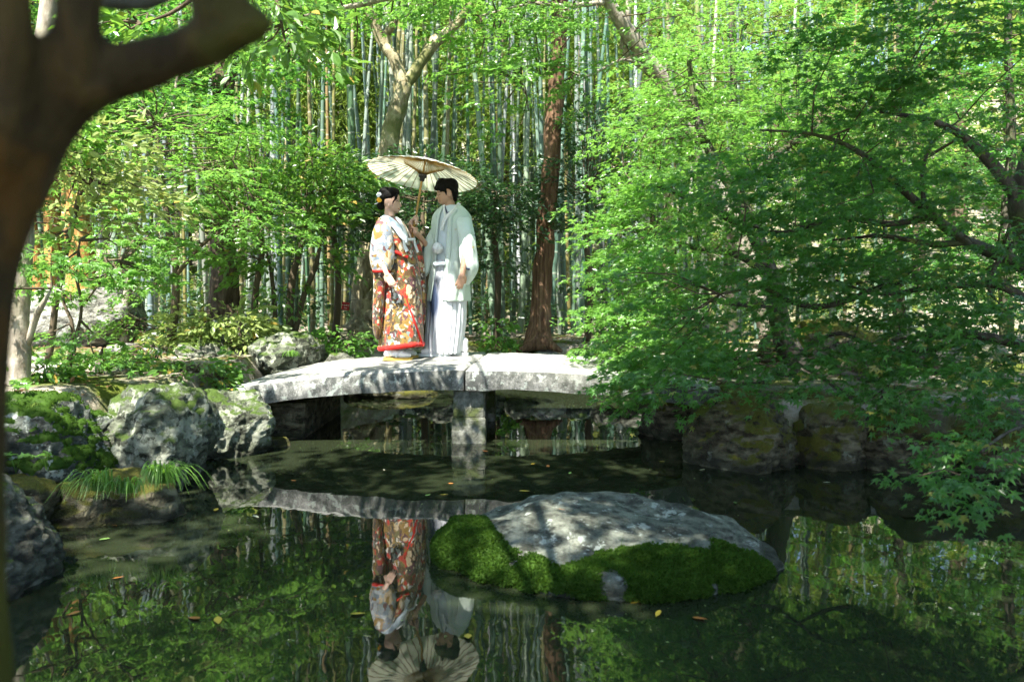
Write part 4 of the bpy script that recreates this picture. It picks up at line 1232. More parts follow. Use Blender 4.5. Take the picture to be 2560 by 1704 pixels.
# pale bare branches left of the middle
tree("bare_tree", "pale bare branches spreading below the near limb", [
    (W([(310, 860, 8.9), (320, 700, 8.8), (330, 560, 8.7), (340, 462, 8.6)]), [0.05, 0.045, 0.04, 0.034]),
    (W([(340, 462, 8.6), (362, 420, 8.6), (378, 350, 8.6), (408, 300, 8.6), (432, 258, 8.6), (445, 180, 8.6)]), [0.03, 0.026, 0.027, 0.03, 0.022, 0.014]),
    (W([(340, 460, 8.6), (420, 448, 8.5), (480, 425, 8.4), (530, 424, 8.4), (590, 430, 8.4)]), [0.024, 0.02, 0.018, 0.012, 0.004]),
    (W([(400, 425, 8.5), (450, 412, 8.5), (500, 410, 8.5), (560, 400, 8.5)]), [0.016, 0.014, 0.010, 0.004]),
    (W([(400, 420, 8.5), (425, 385, 8.5), (430, 372, 8.5)]), [0.012, 0.01, 0.006]),
    ], 'bark_pale',
     [dict(blobs=[Bl(560, 415, 8.4, 60, 25, 0.25)], n=26, R=0.22, k=22, leaf='bamboo', size=0.07, mat='pale_leaf', shell=0.1, njit=0.9, flat=0.8, twig=1.0)], seed=97, n=8)
# broad oval leaves hanging in at the top, beyond the stub
sapling("broadleaf_tree", "broad oval leaves hanging in beyond the tip of the near limb", None,
        [(W([(640, -700, 5.6), (650, -300, 5.4), (680, -80, 5.2), (700, 40, 5.1), (720, 140, 5.0)]), [0.05, 0.04, 0.025, 0.012, 0.005]), (W([(660, -250, 5.4), (580, -100, 5.2), (450, 20, 5.2), (350, 60, 5.2)]), [0.03, 0.022, 0.014, 0.005])],
        [Bl(700, 50, 5.1, 80, 60, 0.3), Bl(760, 130, 5.0, 40, 30, 0.2), Bl(330, 60, 5.3, 100, 45, 0.3), Bl(660, -80, 5.2, 120, 60, 0.3), Bl(640, 130, 5.2, 50, 20, 0.2)], 62, 'oval', 0.10, 'broad', 0.22, 12, seed=101, njit=0.6, flat=0.4, cat="tree", bark='bark_brown', leaf_parts=110)
# back rows of trees on the right
for lb, px, Yb, bls, nn, sd in [("tall green tree behind the drooping maple", 2250, 11.0, [Bl(2250, 250, 11, 260, 120, 1.2), Bl(2050, 120, 11, 220, 100, 1.2), Bl(2400, 450, 11, 200, 120, 1.2), Bl(2150, 480, 11.2, 200, 100, 1.0)], 240, 103),
                                ("leafy tree at the frame edge beyond the mossy boulder", 2520, 10.0, [Bl(2480, 150, 10, 220, 130, 1.0), Bl(2520, 620, 10, 160, 110, 1.0), Bl(2350, 640, 10.4, 160, 70, 0.8), Bl(2560, 380, 10, 180, 100, 1.0)], 220, 107),
                                ("green tree at the top between leaning maple and rooted maple", 1830, 11.8, [Bl(1830, 90, 11.5, 240, 100, 1.2), Bl(1750, 260, 11.8, 200, 80, 1.0), Bl(1950, 220, 11.8, 220, 100, 1.2), Bl(2000, 560, 12, 160, 70, 0.8)], 230, 109)]:
    tree("broadleaf_tree", lb, [(W([(px, 855, Yb), (px - 6, 600, Yb), (px + 8, 350, Yb), (px, 100, Yb), (px, -200, Yb)]), [0.09, 0.065, 0.055, 0.045, 0.03])], 'bark_maple',
         [dict(blobs=bls, n=nn, R=0.5, k=26, leaf='maple3', size=0.085, mat='maple_light' if sd == 109 else 'maple', shell=0.15)], group="trees behind the drooping maple", seed=sd)

# ------------------------------------------------------------------ bamboo grove
b = N("bamboo_stem")
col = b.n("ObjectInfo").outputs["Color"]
tc = b.n("TexCoord").outputs["Object"]
band = b.n("TexWave", {"bands_direction": 'Z', "wave_profile": 'SAW'}, Vector=tc, Scale=0.98, Distortion=0.0).outputs[1]
col = b.mix(b.ramp(band, [(0.0, (1, 1, 1)), (0.06, (0, 0, 0)), (0.94, (0, 0, 0)), (1.0, (0.6, 0.6, 0.6))]), col, (0.34, 0.36, 0.30))
col = b.mix(b.math('MULTIPLY', b.ramp(b.noise(b.pos((1, 1, 0.4)), 9, 4), [(0.5, (0, 0, 0)), (0.7, (1, 1, 1))]), 0.4), col, (0.09, 0.11, 0.07))
M['culm'] = b.done(b.principled(col, 0.4, 0.4))
NODE = 0.32
culm_meshes, fol_meshes = [], []
for vnt in range(5):
    g = np.random.default_rng(500 + vnt)
    L = 8.2
    bend = g.normal(0, 0.35, 2)
    zs, rs = [], []
    z = 0.0
    while z < L:
        r0 = 0.043 * (1 - 0.75 * (z / L) ** 1.3)
        zs += [z, z + 0.012, z + 0.022, z + 0.035, z + NODE - 0.03]
        rs += [r0 * 1.0, r0 * 1.10, r0 * 0.93, r0 * 0.99, r0]
        z += NODE
    zs, rs = np.array(zs), np.array(rs)
    s = (zs / L) ** 2.2
    path = np.stack([bend[0] * s, bend[1] * s, zs], -1)
    v, q, t_ = tube(path, rs, 9, caps=False)
    culm_meshes.append(np_mesh("culm", v, q, M['culm']))
    m = 100
    h = L * (0.42 + 0.60 * g.random(m) ** 0.8)
    a = g.uniform(0, 2 * math.pi, m)
    d = np.stack([np.cos(a), np.sin(a), 0.1 + 0 * a], -1)
    ln = g.uniform(0.2, 1.3, m)
    C = np.stack([bend[0] * (h / L) ** 2.2, bend[1] * (h / L) ** 2.2, h], -1) + d * ln[:, None] * 0.7 - np.array([0, 0, 1.0]) * (0.25 * ln ** 2)[:, None]
    pos, ax, nm = sprays(C, d, 0.55, 10, 0.5, 0.8, 0.5)
    ax[:, 2] -= 0.5
    lv, lq = leaf_arrays('bamboo', pos, ax, nm, g.uniform(0.13, 0.24, len(pos)))
    fol_meshes.append(np_mesh("foliage", lv, lq, M['bamboo_leaf'], False, g.random(len(lq))))
g = np.random.default_rng(77)
spots = []
tries = 0
while len(spots) < 270 and tries < 12000:
    tries += 1
    yy = g.uniform(11.9, 18.5)
    u_ = g.random()
    px = g.uniform(560, 1560) if u_ < 0.72 else (g.uniform(-50, 560) if u_ < 0.86 else g.uniform(1560, 2300))
    xx_ = (px - CX) / FPX * yy
    if all((xx_ - q[0]) ** 2 + (yy - q[1]) ** 2 > 0.17 ** 2 for q in spots):
        spots.append((xx_, yy, px))
CULM = [("dark green", (0.055, 0.10, 0.06)), ("blue green", (0.10, 0.165, 0.13)), ("grey green", (0.17, 0.23, 0.19)), ("whitish", (0.36, 0.40, 0.35)), ("tan", (0.20, 0.18, 0.08))]  # whitish stands for culms in sunlight, put into their colour
for k, (xx_, yy, px) in enumerate(spots):
    where = ("left of the brown trunk" if px < 560 else "left of the forked tree" if px < 920 else "between forked tree and cedar" if px < 1370 else "just right of the cedar" if px < 1600 else "behind the sunlit maple")
    cname, ccol = CULM[min(4, int(g.choice(5, p=[0.28, 0.27, 0.20, 0.10, 0.15] if px > 700 else [0.15, 0.2, 0.25, 0.30, 0.10])))]  # whitish, sunlit-looking culms drawn more often at the left
    sc = g.uniform(0.7, 1.25)
    ln_ = g.normal(0, 0.035)
    look = ("front row " if yy < 13.2 else "far back " if yy > 16.5 else "") + ("thin " if sc < 0.88 else "thick " if sc > 1.08 else "") + cname.replace(" ", "-") + " bamboo" + (" leaning left" if ln_ < -0.04 else " leaning right" if ln_ > 0.04 else "")
    t = thing("bamboo", look + " " + where, "bamboo", (xx_, yy, gz(xx_, yy) - 0.05), "bamboo " + where)
    t.rotation_euler = Matrix.Rotation(ln_, 3, 'Y').to_euler()
    t.rotation_euler[0] = g.normal(0, 0.03)
    t.scale = (sc, sc, g.uniform(0.9, 1.15))
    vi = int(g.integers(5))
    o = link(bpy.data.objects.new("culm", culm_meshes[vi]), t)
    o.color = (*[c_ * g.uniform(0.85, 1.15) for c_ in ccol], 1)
    o.rotation_euler = (0, 0, g.uniform(0, 6.28))
    if yy > 15.2:
        o2 = link(bpy.data.objects.new("foliage", fol_meshes[vi]), t)
        o2.rotation_euler = o.rotation_euler

# ------------------------------------------------------------------ trees on the hillside beyond
far_crowns, far_trunks = [], []
for vnt in range(4):
    g = np.random.default_rng(900 + vnt)
    bl = [(g.normal(0, 1.0), g.normal(0, 1.0), 3.2 + 1.1 * k_, g.uniform(1.2, 2.0), g.uniform(1.2, 2.0), g.uniform(0.7, 1.2)) for k_ in range(5)]
    C, D = blob_points(bl, 170, 0.5)
    pos, ax, nm = sprays(C, D, 0.7, 22, 0.4, 0.6)
    v, q = leaf_arrays('rhomb', pos, ax, nm, 0.2 * g.uniform(0.7, 1.3, len(pos)))
    far_crowns.append(np_mesh("crown", v, q, M['far_leaf'] if vnt % 2 else M['bamboo_leaf'], False, g.random(len(q))))
    mbm, _ = limb_mesh([(np.array([(0, 0, -0.6), (0.1, 0, 2), (0, 0.1, 4), (0, 0, 7)]), [0.22, 0.16, 0.12, 0.04])] +
                       [(np.array([(0, 0, 2.2 + i), (bx[0] * .5, bx[1] * .5, bx[2] - 0.3), bx[:3]]), [0.08, 0.05, 0.02]) for i, bx in enumerate(bl)], 7, vnt, step=0.4)
    v, f_ = mbm.arrays()
    far_trunks.append(np_mesh("trunk", v, f_, M['bark_brown']))
g = np.random.default_rng(31)
k = 0
for yy in (19.5, 22.5, 26, 31):
    for xx_ in np.arange(-0.78 * yy, 0.80 * yy, 2.7):
        x_, y_ = xx_ + g.normal(0, 0.6), yy + g.normal(0, 0.8)
        if x_ / y_ > 0.17 and g.random() < 0.45:
            continue
        side_ = "left beyond the orange trunks" if x_ / y_ < -0.28 else ("beyond the bamboo grove" if x_ / y_ < 0.17 else "right beyond the maples")
        row_ = {19.5: "nearest", 22.5: "second row", 26: "third row", 31: "farthest"}[yy]
        t = thing("hillside_tree", row_ + (" yellow-green" if k % 2 == 0 else " green") + " tree on the slope " + side_, "tree", (x_, y_, gz(x_, y_)), "slope trees " + side_)
        t.rotation_euler = (0, 0, g.uniform(0, 6.28))
        s_ = g.uniform(0.85, 1.3)
        t.scale = (s_, s_, s_ * g.uniform(0.9, 1.2))
        link(bpy.data.objects.new("trunk", far_trunks[k % 4]), t)
        link(bpy.data.objects.new("crown", far_crowns[k % 4]), t)
        k += 1
# things that look alike are told apart by their order from the left
ORD = ["first", "second", "third", "fourth", "fifth", "sixth", "seventh", "eighth", "ninth", "tenth"]
alike = {}
for o in COL.objects:
    if o.name.startswith(("bamboo", "hillside_tree")) and "label" in o:
        alike.setdefault(o["label"], []).append(o)
for lb, os_ in alike.items():
    if len(os_) > 1:
        os_.sort(key=lambda o: o.location.x / o.location.y)
        for k, o in enumerate(os_):
            o["label"] = lb + ", " + ORD[min(k, 9)] + " of its kind"
# fine lower leaves among the culms, too many to count
g = np.random.default_rng(56)
n_ = 900
yy = g.uniform(13.2, 18.5, n_)
xx_ = (g.uniform(250, 1750, n_) - CX) / FPX * yy
C = np.stack([xx_, yy, 0.9 + g.random(n_) * 5.0], -1)
pos, ax, nm = sprays(C, np.stack([g.normal(size=n_), g.normal(size=n_), 0.1 + 0 * yy], -1), 0.6, 14, 0.7, 0.8, 0.4)
o = put_leaves("bamboo_foliage", 'bamboo', pos, ax, nm, 0.15 * rng.uniform(0.6, 1.3, len(pos)), M['bamboo_leaf'], None, True)
tag(o, "fine yellow green bamboo leaves hanging between the culms", "bamboo leaves")
# low undergrowth along the back: too dense to count
g = np.random.default_rng(55)
n_ = 520
yy = g.uniform(11.2, 18, n_)
xx_ = (g.uniform(-200, 2700, n_) - CX) / FPX * yy
C = np.stack([xx_, yy, ground_z(xx_, yy) + g.random(n_) ** 2 * 0.7 + 0.05], -1)
pos, ax, nm = sprays(C, np.stack([g.normal(size=n_), g.normal(size=n_), 0.3 + 0 * yy], -1), 0.4, 22, 0.8, 0.7)
o = put_leaves("undergrowth", 'oval', pos, ax, nm, 0.10 * rng.uniform(0.6, 1.3, len(pos)), M['camellia'], None, True)
tag(o, "low dark leafy undergrowth at the foot of the bamboo grove", "undergrowth")
# fallen leaves on the banks
n_ = 9000
yy = rng.uniform(3.0, 13.0, n_)
xx_ = rng.uniform(-6, 6, n_)
keep = pond_sdf(xx_, yy) > 0.15
xx_, yy = xx_[keep], yy[keep]
pos = np.stack([xx_, yy, ground_z(xx_, yy) + 0.006], -1)
nm = np.array([0, 0, 1.0]) + rng.normal(0, 0.25, (len(pos), 3))
o = put_leaves("leaf_litter", 'oval', pos, rng.normal(size=(len(pos), 3)) * np.array([1, 1, 0.15]), nm, rng.uniform(0.03, 0.08, len(pos)), M['litter'], None, True)
tag(o, "brown fallen leaves strewn over the earth banks", "leaf litter")

# ------------------------------------------------------------------ people and parasol: materials
def cloth(name, color, sheen=0.2, var=0.06, rough=0.75, wr=14):
    b = N(name)
    c = b.mix(b.noise(b.pos(), 30, 3), tuple(x * (1 - var) for x in color), tuple(min(1, x * (1 + var)) for x in color))
    h = b.math('ADD', b.noise(b.pos((1, 1, 0.35)), wr, 3), b.math('MULTIPLY', b.noise(b.pos(), 300, 1), 0.12))
    return b.done(b.principled(c, rough, 0.2, b.bump(h, 0.35, 0.02), **{"Sheen Weight": sheen}))


def brocade(name, pal, scale):
    b = N(name)
    p0 = b.pos((1, 1, 0.8))
    p = b.mix(0.10, p0, b.n("TexNoise", Vector=p0, Scale=9.0, Detail=2).outputs[1])
    vo = b.n("TexVoronoi", Vector=p, Scale=scale)
    s = b.n("SeparateColor", Color=vo.outputs["Color"]).outputs[0]
    n_ = len(pal)
    c1 = b.ramp(s, [((i + 0.0) / n_, c) for i, c in enumerate(pal)], 'CONSTANT')
    vo2 = b.n("TexVoronoi", Vector=p, Scale=scale * 2.7)
    s2 = b.n("SeparateColor", Color=vo2.outputs["Color"]).outputs[1]
    c2 = b.ramp(s2, [((i + 0.0) / n_, c) for i, c in enumerate(pal[3:] + pal[:3])], 'CONSTANT')
    f = b.ramp(b.n("SeparateColor", Color=vo2.outputs["Color"]).outputs[2], [(0.0, (0, 0, 0)), (0.55, (1, 1, 1))], 'CONSTANT')
    col = b.mix(f, c1, c2)
    ring = b.math('SINE', b.math('MULTIPLY', vo.outputs["Distance"], 55.0))
    rf = b.ramp(ring, [(0.72, (0, 0, 0)), (0.86, (1, 1, 1))])
    col = b.mix(b.math('MULTIPLY', rf, 0.35), col, (0.36, 0.24, 0.06))
    ed = b.n("TexVoronoi", {"feature": 'DISTANCE_TO_EDGE'}, Vector=p, Scale=scale * 2.7).outputs[0]
    ef = b.ramp(ed, [(0.0, (1, 1, 1)), (0.05, (0, 0, 0))])
    col = b.mix(b.math('MULTIPLY', ef, 0.6), col, (0.07, 0.04, 0.02))
    h = b.noise(b.pos((1, 1, 0.4)), 12, 3)
    return b.done(b.principled(col, 0.5, 0.35, b.bump(h, 0.35, 0.02), **{"Sheen Weight": 0.2}))


GOLD, BROWN, RED, ORANGE, CREAM = (0.22, 0.13, 0.025), (0.065, 0.032, 0.010), (0.36, 0.022, 0.014), (0.36, 0.11, 0.03), (0.48, 0.38, 0.25)
TEAL, PLUM, OLIVE, BLACK, PINK = (0.15, 0.20, 0.19), (0.09, 0.03, 0.05), (0.10, 0.09, 0.025), (0.025, 0.02, 0.02), (0.62, 0.30, 0.26)
M['brocade'] = brocade("gold_red_brocade", [GOLD, BROWN, RED, BLACK, CREAM, OLIVE, BROWN, GOLD, (0.55, 0.52, 0.48), TEAL, RED, PLUM, (0.30, 0.19, 0.06), BLACK], 19)
M['brocade_pale'] = brocade("pale_blue_gold_brocade", [(0.24, 0.29, 0.32), (0.42, 0.44, 0.45), GOLD, (0.18, 0.23, 0.27), CREAM, (0.34, 0.38, 0.41), (0.12, 0.16, 0.21), (0.40, 0.40, 0.36), GOLD, PLUM, CREAM, (0.28, 0.33, 0.36)], 13)
M['red_silk'] = cloth("red_silk", (0.50, 0.018, 0.012), 0.1)
M['pale_blue_silk'] = cloth("pale_blue_silk", (0.60, 0.70, 0.78))
M['white_silk'] = cloth("white_silk", (0.66, 0.68, 0.68))
M['haori'] = cloth("white_green_silk", (0.50, 0.585, 0.53))
M['under_kimono'] = cloth("blue_white_silk", (0.52, 0.60, 0.63))
M['navy'] = cloth("navy_cloth", (0.03, 0.04, 0.08))
M['tabi'] = cloth("white_cotton", (0.80, 0.79, 0.78))
M['straw'] = plain("gold_sole", (0.45, 0.30, 0.07), 0.6, 0.3, 60, 0.3, 0.2)
M['skin_her'] = plain("fair_skin", (0.50, 0.33, 0.25), 0.5, 0.35, **{"Subsurface Weight": 0.12, "Subsurface Radius": (0.02, 0.008, 0.004)})
M['skin_him'] = plain("tan_skin", (0.42, 0.25, 0.165), 0.5, 0.35, **{"Subsurface Weight": 0.12, "Subsurface Radius": (0.02, 0.008, 0.004)})
M['lip'] = plain("lip_red", (0.42, 0.09, 0.07), 0.4, 0.4)
M['lip_him'] = plain("lip_brown", (0.30, 0.13, 0.10), 0.5, 0.3)
M['hair'] = plain("black_hair", (0.005, 0.0045, 0.004), 0.6, 0.08, 140, 0.5)
M['eye'] = plain("dark_eye", (0.012, 0.008, 0.006), 0.25, 0.5)
M['flower_yellow'] = plain("yellow_petal", (0.75, 0.38, 0.03), 0.6, 0.2)
M['flower_white'] = plain("white_petal", (0.75, 0.78, 0.82), 0.6, 0.2)
M['crest'] = plain("gold_thread", (0.45, 0.33, 0.12), 0.5, 0.4)
M['bamboo_stick'] = plain("split_bamboo", (0.34, 0.20, 0.05), 0.45, 0.4, 60, 0.2, 0.2)
M['lacquer'] = plain("dark_lacquer", (0.02, 0.016, 0.018), 0.35, 0.5)
b = N("oiled_paper")
s1 = b.principled((0.68, 0.70, 0.61), 0.6, 0.25)
s2 = b.n("BsdfTranslucent", Color=(0.58, 0.61, 0.47)).outputs[0]
M['paper'] = b.done(b.n("MixShader", i0=0.5, i1=s1, i2=s2).outputs[0])
# striped trousers with a dark dyed blur down the front
b = N("striped_hakama")
gp = b.n("NewGeometry").outputs["Position"]
sx = b.n("SeparateXYZ", Vector=gp)
x0 = P(1083, 740, 7.42)[0]
st = b.math('SINE', b.math('MULTIPLY', sx.outputs[0], 520.0))
col = b.mix(b.math('MULTIPLY', b.ramp(st, [(0.55, (0, 0, 0)), (0.85, (1, 1, 1))]), 0.35), (0.62, 0.63, 0.66), (0.22, 0.23, 0.28))
gx_ = b.math('DIVIDE', b.math('SUBTRACT', sx.outputs[0], x0), 0.062)
gx_ = b.math('POWER', 2.718, b.math('MULTIPLY', b.math('MULTIPLY', gx_, gx_), -1.0))
zc = b.math('DIVIDE', b.math('SUBTRACT', sx.outputs[2], 1.13), 0.24)
zc = b.math('POWER', 2.718, b.math('MULTIPLY', b.math('MULTIPLY', zc, zc), -1.0))
gf = b.math('MULTIPLY', b.math('MULTIPLY', gx_, zc), b.math('ADD', 0.9, b.math('MULTIPLY', b.noise(b.pos((60, 60, 3)), 1.0, 2), 0.9)), True)
col = b.mix(gf, col, (0.03, 0.045, 0.085))
M['hakama'] = b.done(b.principled(col, 0.75, 0.2, b.bump(b.noise(b.pos((1, 1, 0.3)), 14, 3), 0.3, 0.02)))


# ------------------------------------------------------------------ people: builders
class Loft:
    """a garment lofted from rows (photo row, left column, right column, half depth, offset in distance)"""
    def __init__(self, Y0, rows, n=72, step=0.007, fold=0.0, nf=9, seed=1, fold_pow=1.0, pleat=False, exp=2.3, gap=None):
        rows = np.asarray(rows, float)
        py = np.linspace(rows[0, 0], rows[-1, 0], max(8, int(abs(rows[-1, 0] - rows[0, 0]) / FPX * Y0 / step)))
        ip = lambda k: self._smooth(np.interp(py, rows[:, 0], rows[:, k]))
        xl, xr, dp, dy = ip(1), ip(2), ip(3), ip(4)
        Yc = Y0 + dy
        cx = ((xl + xr) / 2 - CX) / FPX * Yc
        rx = (xr - xl) / 2 / FPX * Yc
        cz = CH - (py - HY) / FPX * Yc
        if gap is None:
            th = np.repeat(np.linspace(0, 2 * math.pi, n, endpoint=False)[None], len(py), 0)
            closed = True
        else:                                  # rows of (photo row, gap left column, gap right column) open in front
            gp_ = np.asarray(gap, float)
            g0, g1 = np.interp(py, gp_[:, 0], gp_[:, 1]), np.interp(py, gp_[:, 0], gp_[:, 2])
            c0 = np.clip(((g0 - CX) / FPX * Yc - cx) / rx, -0.98, 0.98)
            c1 = np.clip(((g1 - CX) / FPX * Yc - cx) / rx, -0.98, 0.98)
            a0 = 2 * math.pi - np.arccos(c1)          # right edge of the gap, front half
            a1 = 2 * math.pi - np.arccos(c0) + 2 * math.pi
            th = a0[:, None] + (a1 - a0)[:, None] * np.linspace(0, 1, n)[None]
            closed = False
        t = np.linspace(0, 1, len(py))[:, None]
        ct, sn = np.cos(th), np.sin(th)
        e = 2.0 / exp
        X_, Y_ = np.sign(ct) * np.abs(ct) ** e, np.sign(sn) * np.abs(sn) ** e
        m = 1.0
        if fold:
            g = np.random.default_rng(seed)
            ph = g.uniform(0, 6.28, 4)
            if pleat:
                saw = ((th * nf / (2 * math.pi) + ph[0]) % 1.0)
                w = saw - 0.5 + 0.25 * np.sin(th * 3 + ph[1] + 2 * t)
            else:
                w = (np.sin(nf * th + ph[0] + 2.2 * t) + 0.6 * np.sin((nf * 0.55 + 1) // 1 * th + ph[1] - 3 * t) + 0.5 * np.sin((nf * 1.7) // 1 * th + ph[2] + 5 * t)) * 0.5
                pp = np.stack([ct * 2, sn * 2, 0 * ct + t * 6], -1).reshape(-1, 3)
                w = w + 0.8 * fbm(pp, 3, seed).reshape(ct.shape)
            m = 1 + fold * (0.25 + 0.75 * t ** fold_pow) * w
        V = np.stack([cx[:, None] + rx[:, None] * X_ * (1 + (m - 1) * 0.5), Yc[:, None] + dp[:, None] * Y_ * m, np.repeat(cz[:, None], th.shape[1], 1)], -1)
        self.V, self.closed, self.n = V, closed, th.shape[1]
        self.px = CX + FPX * V[..., 0] / V[..., 1]
        self.py = HY + FPX * (CH - V[..., 2]) / V[..., 1]
        self.front = sn < 0.15
        gu = np.gradient(V, axis=0)
        gv_ = np.gradient(V, axis=1)
        self.N = norm(np.cross(gv_, gu))
        fl = np.sign((self.N * np.stack([ct, sn, 0 * ct], -1)).sum(-1))
        self.N *= np.where(fl == 0, 1, fl)[..., None]

    @staticmethod
    def _smooth(a, it=6):
        a = a.copy()
        for _ in range(it):
            a[1:-1] = (a[:-2] + 2 * a[1:-1] + a[2:]) / 4
        return a

    def mb(self, caps=True):
        m, n = self.V.shape[:2]
        v = self.V.reshape(-1, 3)
        q = ring_faces(m, n, self.closed)
        t = []
        if caps and self.closed:
            b_ = len(v)
            v = np.vstack([v, self.V[0].mean(0), self.V[-1].mean(0)])
            for j in range(n):
                k = (j + 1) % n
                t.append((b_, j, k))
                t.append((b_ + 1, (m - 1) * n + k, (m - 1) * n + j))
        return MB().add(v, q, np.array(t) if t else None)

    def at(self, px, py):
        d = (self.px - px) ** 2 + (self.py - py) ** 2 + np.where(self.front, 0, 1e6)
        i = np.unravel_index(np.argmin(d), d.shape)
        return self.V[i], self.N[i]


def strip(loft, pts, width, lift=0.006, thick=0.006, step=0.012):
    """a band of cloth lying on a garment, through photo points"""
    Pn = [loft.at(*q) for q in pts]
    pos = np.array([p + n_ * lift for p, n_ in Pn])
    nr = np.array([n_ for _, n_ in Pn])
    w = np.broadcast_to(np.asarray(width, float), (len(pts),)) / FPX * pos[:, 1]
    p, wi = smooth_path(pos, step, w)
    nn = norm(np.stack([np.interp(np.linspace(0, 1, len(p)), np.linspace(0, 1, len(nr)), nr[:, k]) for k in range(3)], -1))
    t = norm(np.gradient(p, axis=0))
    s = norm(np.cross(nn, t))
    v = np.stack([p - s * wi[:, None] / 2, p + s * wi[:, None] / 2, p + s * wi[:, None] / 2 + nn * thick, p - s * wi[:, None] / 2 + nn * thick], 1).reshape(-1, 3)
    q = ring_faces(len(p), 4)
    m = len(p)
    q = np.vstack([q, [(0, 1, 2, 3)], [((m - 1) * 4 + 3, (m - 1) * 4 + 2, (m - 1) * 4 + 1, (m - 1) * 4)]])
    return MB().add(v, q)


def head_mb(mb, Y0, rows, n=40):
    rows = np.asarray(rows, float)
    py = np.linspace(rows[0, 0], rows[-1, 0], 40)
    xf, xb, w = [Loft._smooth(np.interp(py, rows[:, 0], rows[:, k]), 2) for k in (1, 2, 3)]
    th = np.linspace(0, 2 * math.pi, n, endpoint=False)
    cx = ((xf + xb) / 2 - CX) / FPX * Y0
    rx = (xb - xf) / 2 / FPX * Y0
    cz = CH - (py - HY) / FPX * Y0
    V = np.stack([cx[:, None] + rx[:, None] * np.cos(th), Y0 + w[:, None] * np.sign(np.sin(th)) * np.abs(np.sin(th)) ** 0.85, np.repeat(cz[:, None], n, 1)], -1)
    v = V.reshape(-1, 3)
    b_ = len(v)
    v = np.vstack([v, V[0].mean(0), V[-1].mean(0)])
    t = []
    for j in range(n):
        k = (j + 1) % n
        t += [(b_, j, k), (b_ + 1, 39 * n + k, 39 * n + j)]
    mb.add(v, ring_faces(40, n), np.array(t))


def limb(mb, pts, radii, n=14, step=0.02):
    p, r = smooth_path(np.array(pts, float), step, radii)
    mb.add(*tube(p, r, n))
    mb.add(*ellipsoid(p[0], (r[0],) * 3, 12, 8))
    mb.add(*ellipsoid(p[-1], (r[-1],) * 3, 12, 8))


def fist(mb, c, a, w, wrist, elbow, turn=1.0, fr=0.0085):
    """a hand closed round a stick: c on the stick axis, a along it, w from the stick towards the palm"""
    a, w = norm(a), norm(w)
    s = np.cross(a, w) * turn
    R = Matrix(((w[0], s[0], a[0]), (w[1], s[1], a[1]), (w[2], s[2], a[2])))
    mb.add(*ellipsoid(c + w * 0.034 - s * 0.004, (0.018, 0.030, 0.042), 16, 12, R))
    for k, (h, ln) in enumerate([(0.032, 235), (0.0115, 250), (-0.0095, 245), (-0.030, 225)]):
        ang = np.radians(np.linspace(20, ln, 9))
        rad = np.linspace(0.034, 0.0195, 9)
        pts = [c + a * h + rad[i] * (w * math.cos(x) + s * math.sin(x)) for i, x in enumerate(ang)]
        limb(mb, pts, [fr * 1.1] * 4 + [fr] * 4 + [fr * 0.9], 10, 0.006)
    ang = np.radians(np.linspace(-30, -150, 6))
    pts = [c + a * (0.018 + 0.030 * i / 5) + 0.026 * (w * math.cos(x) + s * math.sin(x)) for i, x in enumerate(ang)]
    limb(mb, pts, [0.012, 0.0115, 0.0105, 0.010, 0.0095, 0.008], 10, 0.006)
    limb(mb, [c + w * 0.045 - a * 0.01, np.asarray(wrist), np.asarray(elbow)], [0.026, 0.025, 0.038])


def open_hand(mb, wrist, d, nrm, elbow, curl=0.6, thumb=1.0, sc=1.0):
    d = norm(d)
    s = norm(np.cross(d, nrm))
    nrm = np.cross(s, d)
    R = Matrix(((s[0], d[0], nrm[0]), (s[1], d[1], nrm[1]), (s[2], d[2], nrm[2])))
    wrist = np.asarray(wrist)
    mb.add(*ellipsoid(wrist + d * 0.048 * sc, (0.038 * sc, 0.054 * sc, 0.015 * sc), 16, 12, R))
    for k, ln in enumerate([0.066, 0.077, 0.072, 0.056]):
        b0 = wrist + d * (0.088 if k in (1, 2) else 0.082) * sc + s * (k - 1.5) * 0.0195 * sc
        sp = s * (k - 1.5) * 0.05
        pts = [b0 - d * 0.012 * sc]
        cur, ang = b0, 0.0
        for j, fr_ in enumerate((0.45, 0.32, 0.23)):
            ang += curl * (0.25, 0.5, 0.45)[j]
            cur = cur + norm(d * math.cos(ang) - nrm * math.sin(ang) + sp) * ln * fr_ * sc
            pts.append(cur)
        limb(mb, pts, np.array([0.0095, 0.009, 0.0082, 0.0065]) * sc, 10, 0.006)
    b0 = wrist + d * 0.025 * sc - s * 0.030 * thumb * sc
    limb(mb, [b0, b0 + (d * 0.028 - s * thumb * 0.016 - nrm * 0.010) * sc, b0 + (d * 0.056 - s * thumb * 0.018 - nrm * 0.020) * sc], np.array([0.014, 0.011, 0.008]) * sc, 10, 0.008)
    limb(mb, [wrist + d * 0.02 * sc, wrist, np.asarray(elbow)], np.array([0.026, 0.025, 0.036]) * sc)


def on_face(v, px, py, rad=1.6):
    x, y = CX + FPX * v[:, 0] / v[:, 1], HY + FPX * (CH - v[:, 2]) / v[:, 1]
    m = (x - px) ** 2 + (y - py) ** 2 < rad ** 2
    return v[m][np.argmin(v[m][:, 1])] if m.any() else P(px, py, 7.4)


def mark(v, parent, name, mat, pts, r, lift=0.0015):
    """a thin raised line on the face through photo points"""
    p = np.array([on_face(v, *q) - np.array([0, lift, 0]) for q in pts])
    p, rr = smooth_path(p, 0.004, r)
    return MB().add(*tube(p, rr, 8)).put(name, M[mat], parent)


# ------------------------------------------------------------------ paper parasol
AX = norm(np.array([0.143, 0.155, 0.976]))
HUB = P(1055, 449, 7.45)
ux = norm(np.cross(np.array([0, 1.0, 0]), AX))
uy = np.cross(AX, ux)
RIM_C = HUB + AX * 0.045
RAD, RISE = 0.515, 0.165


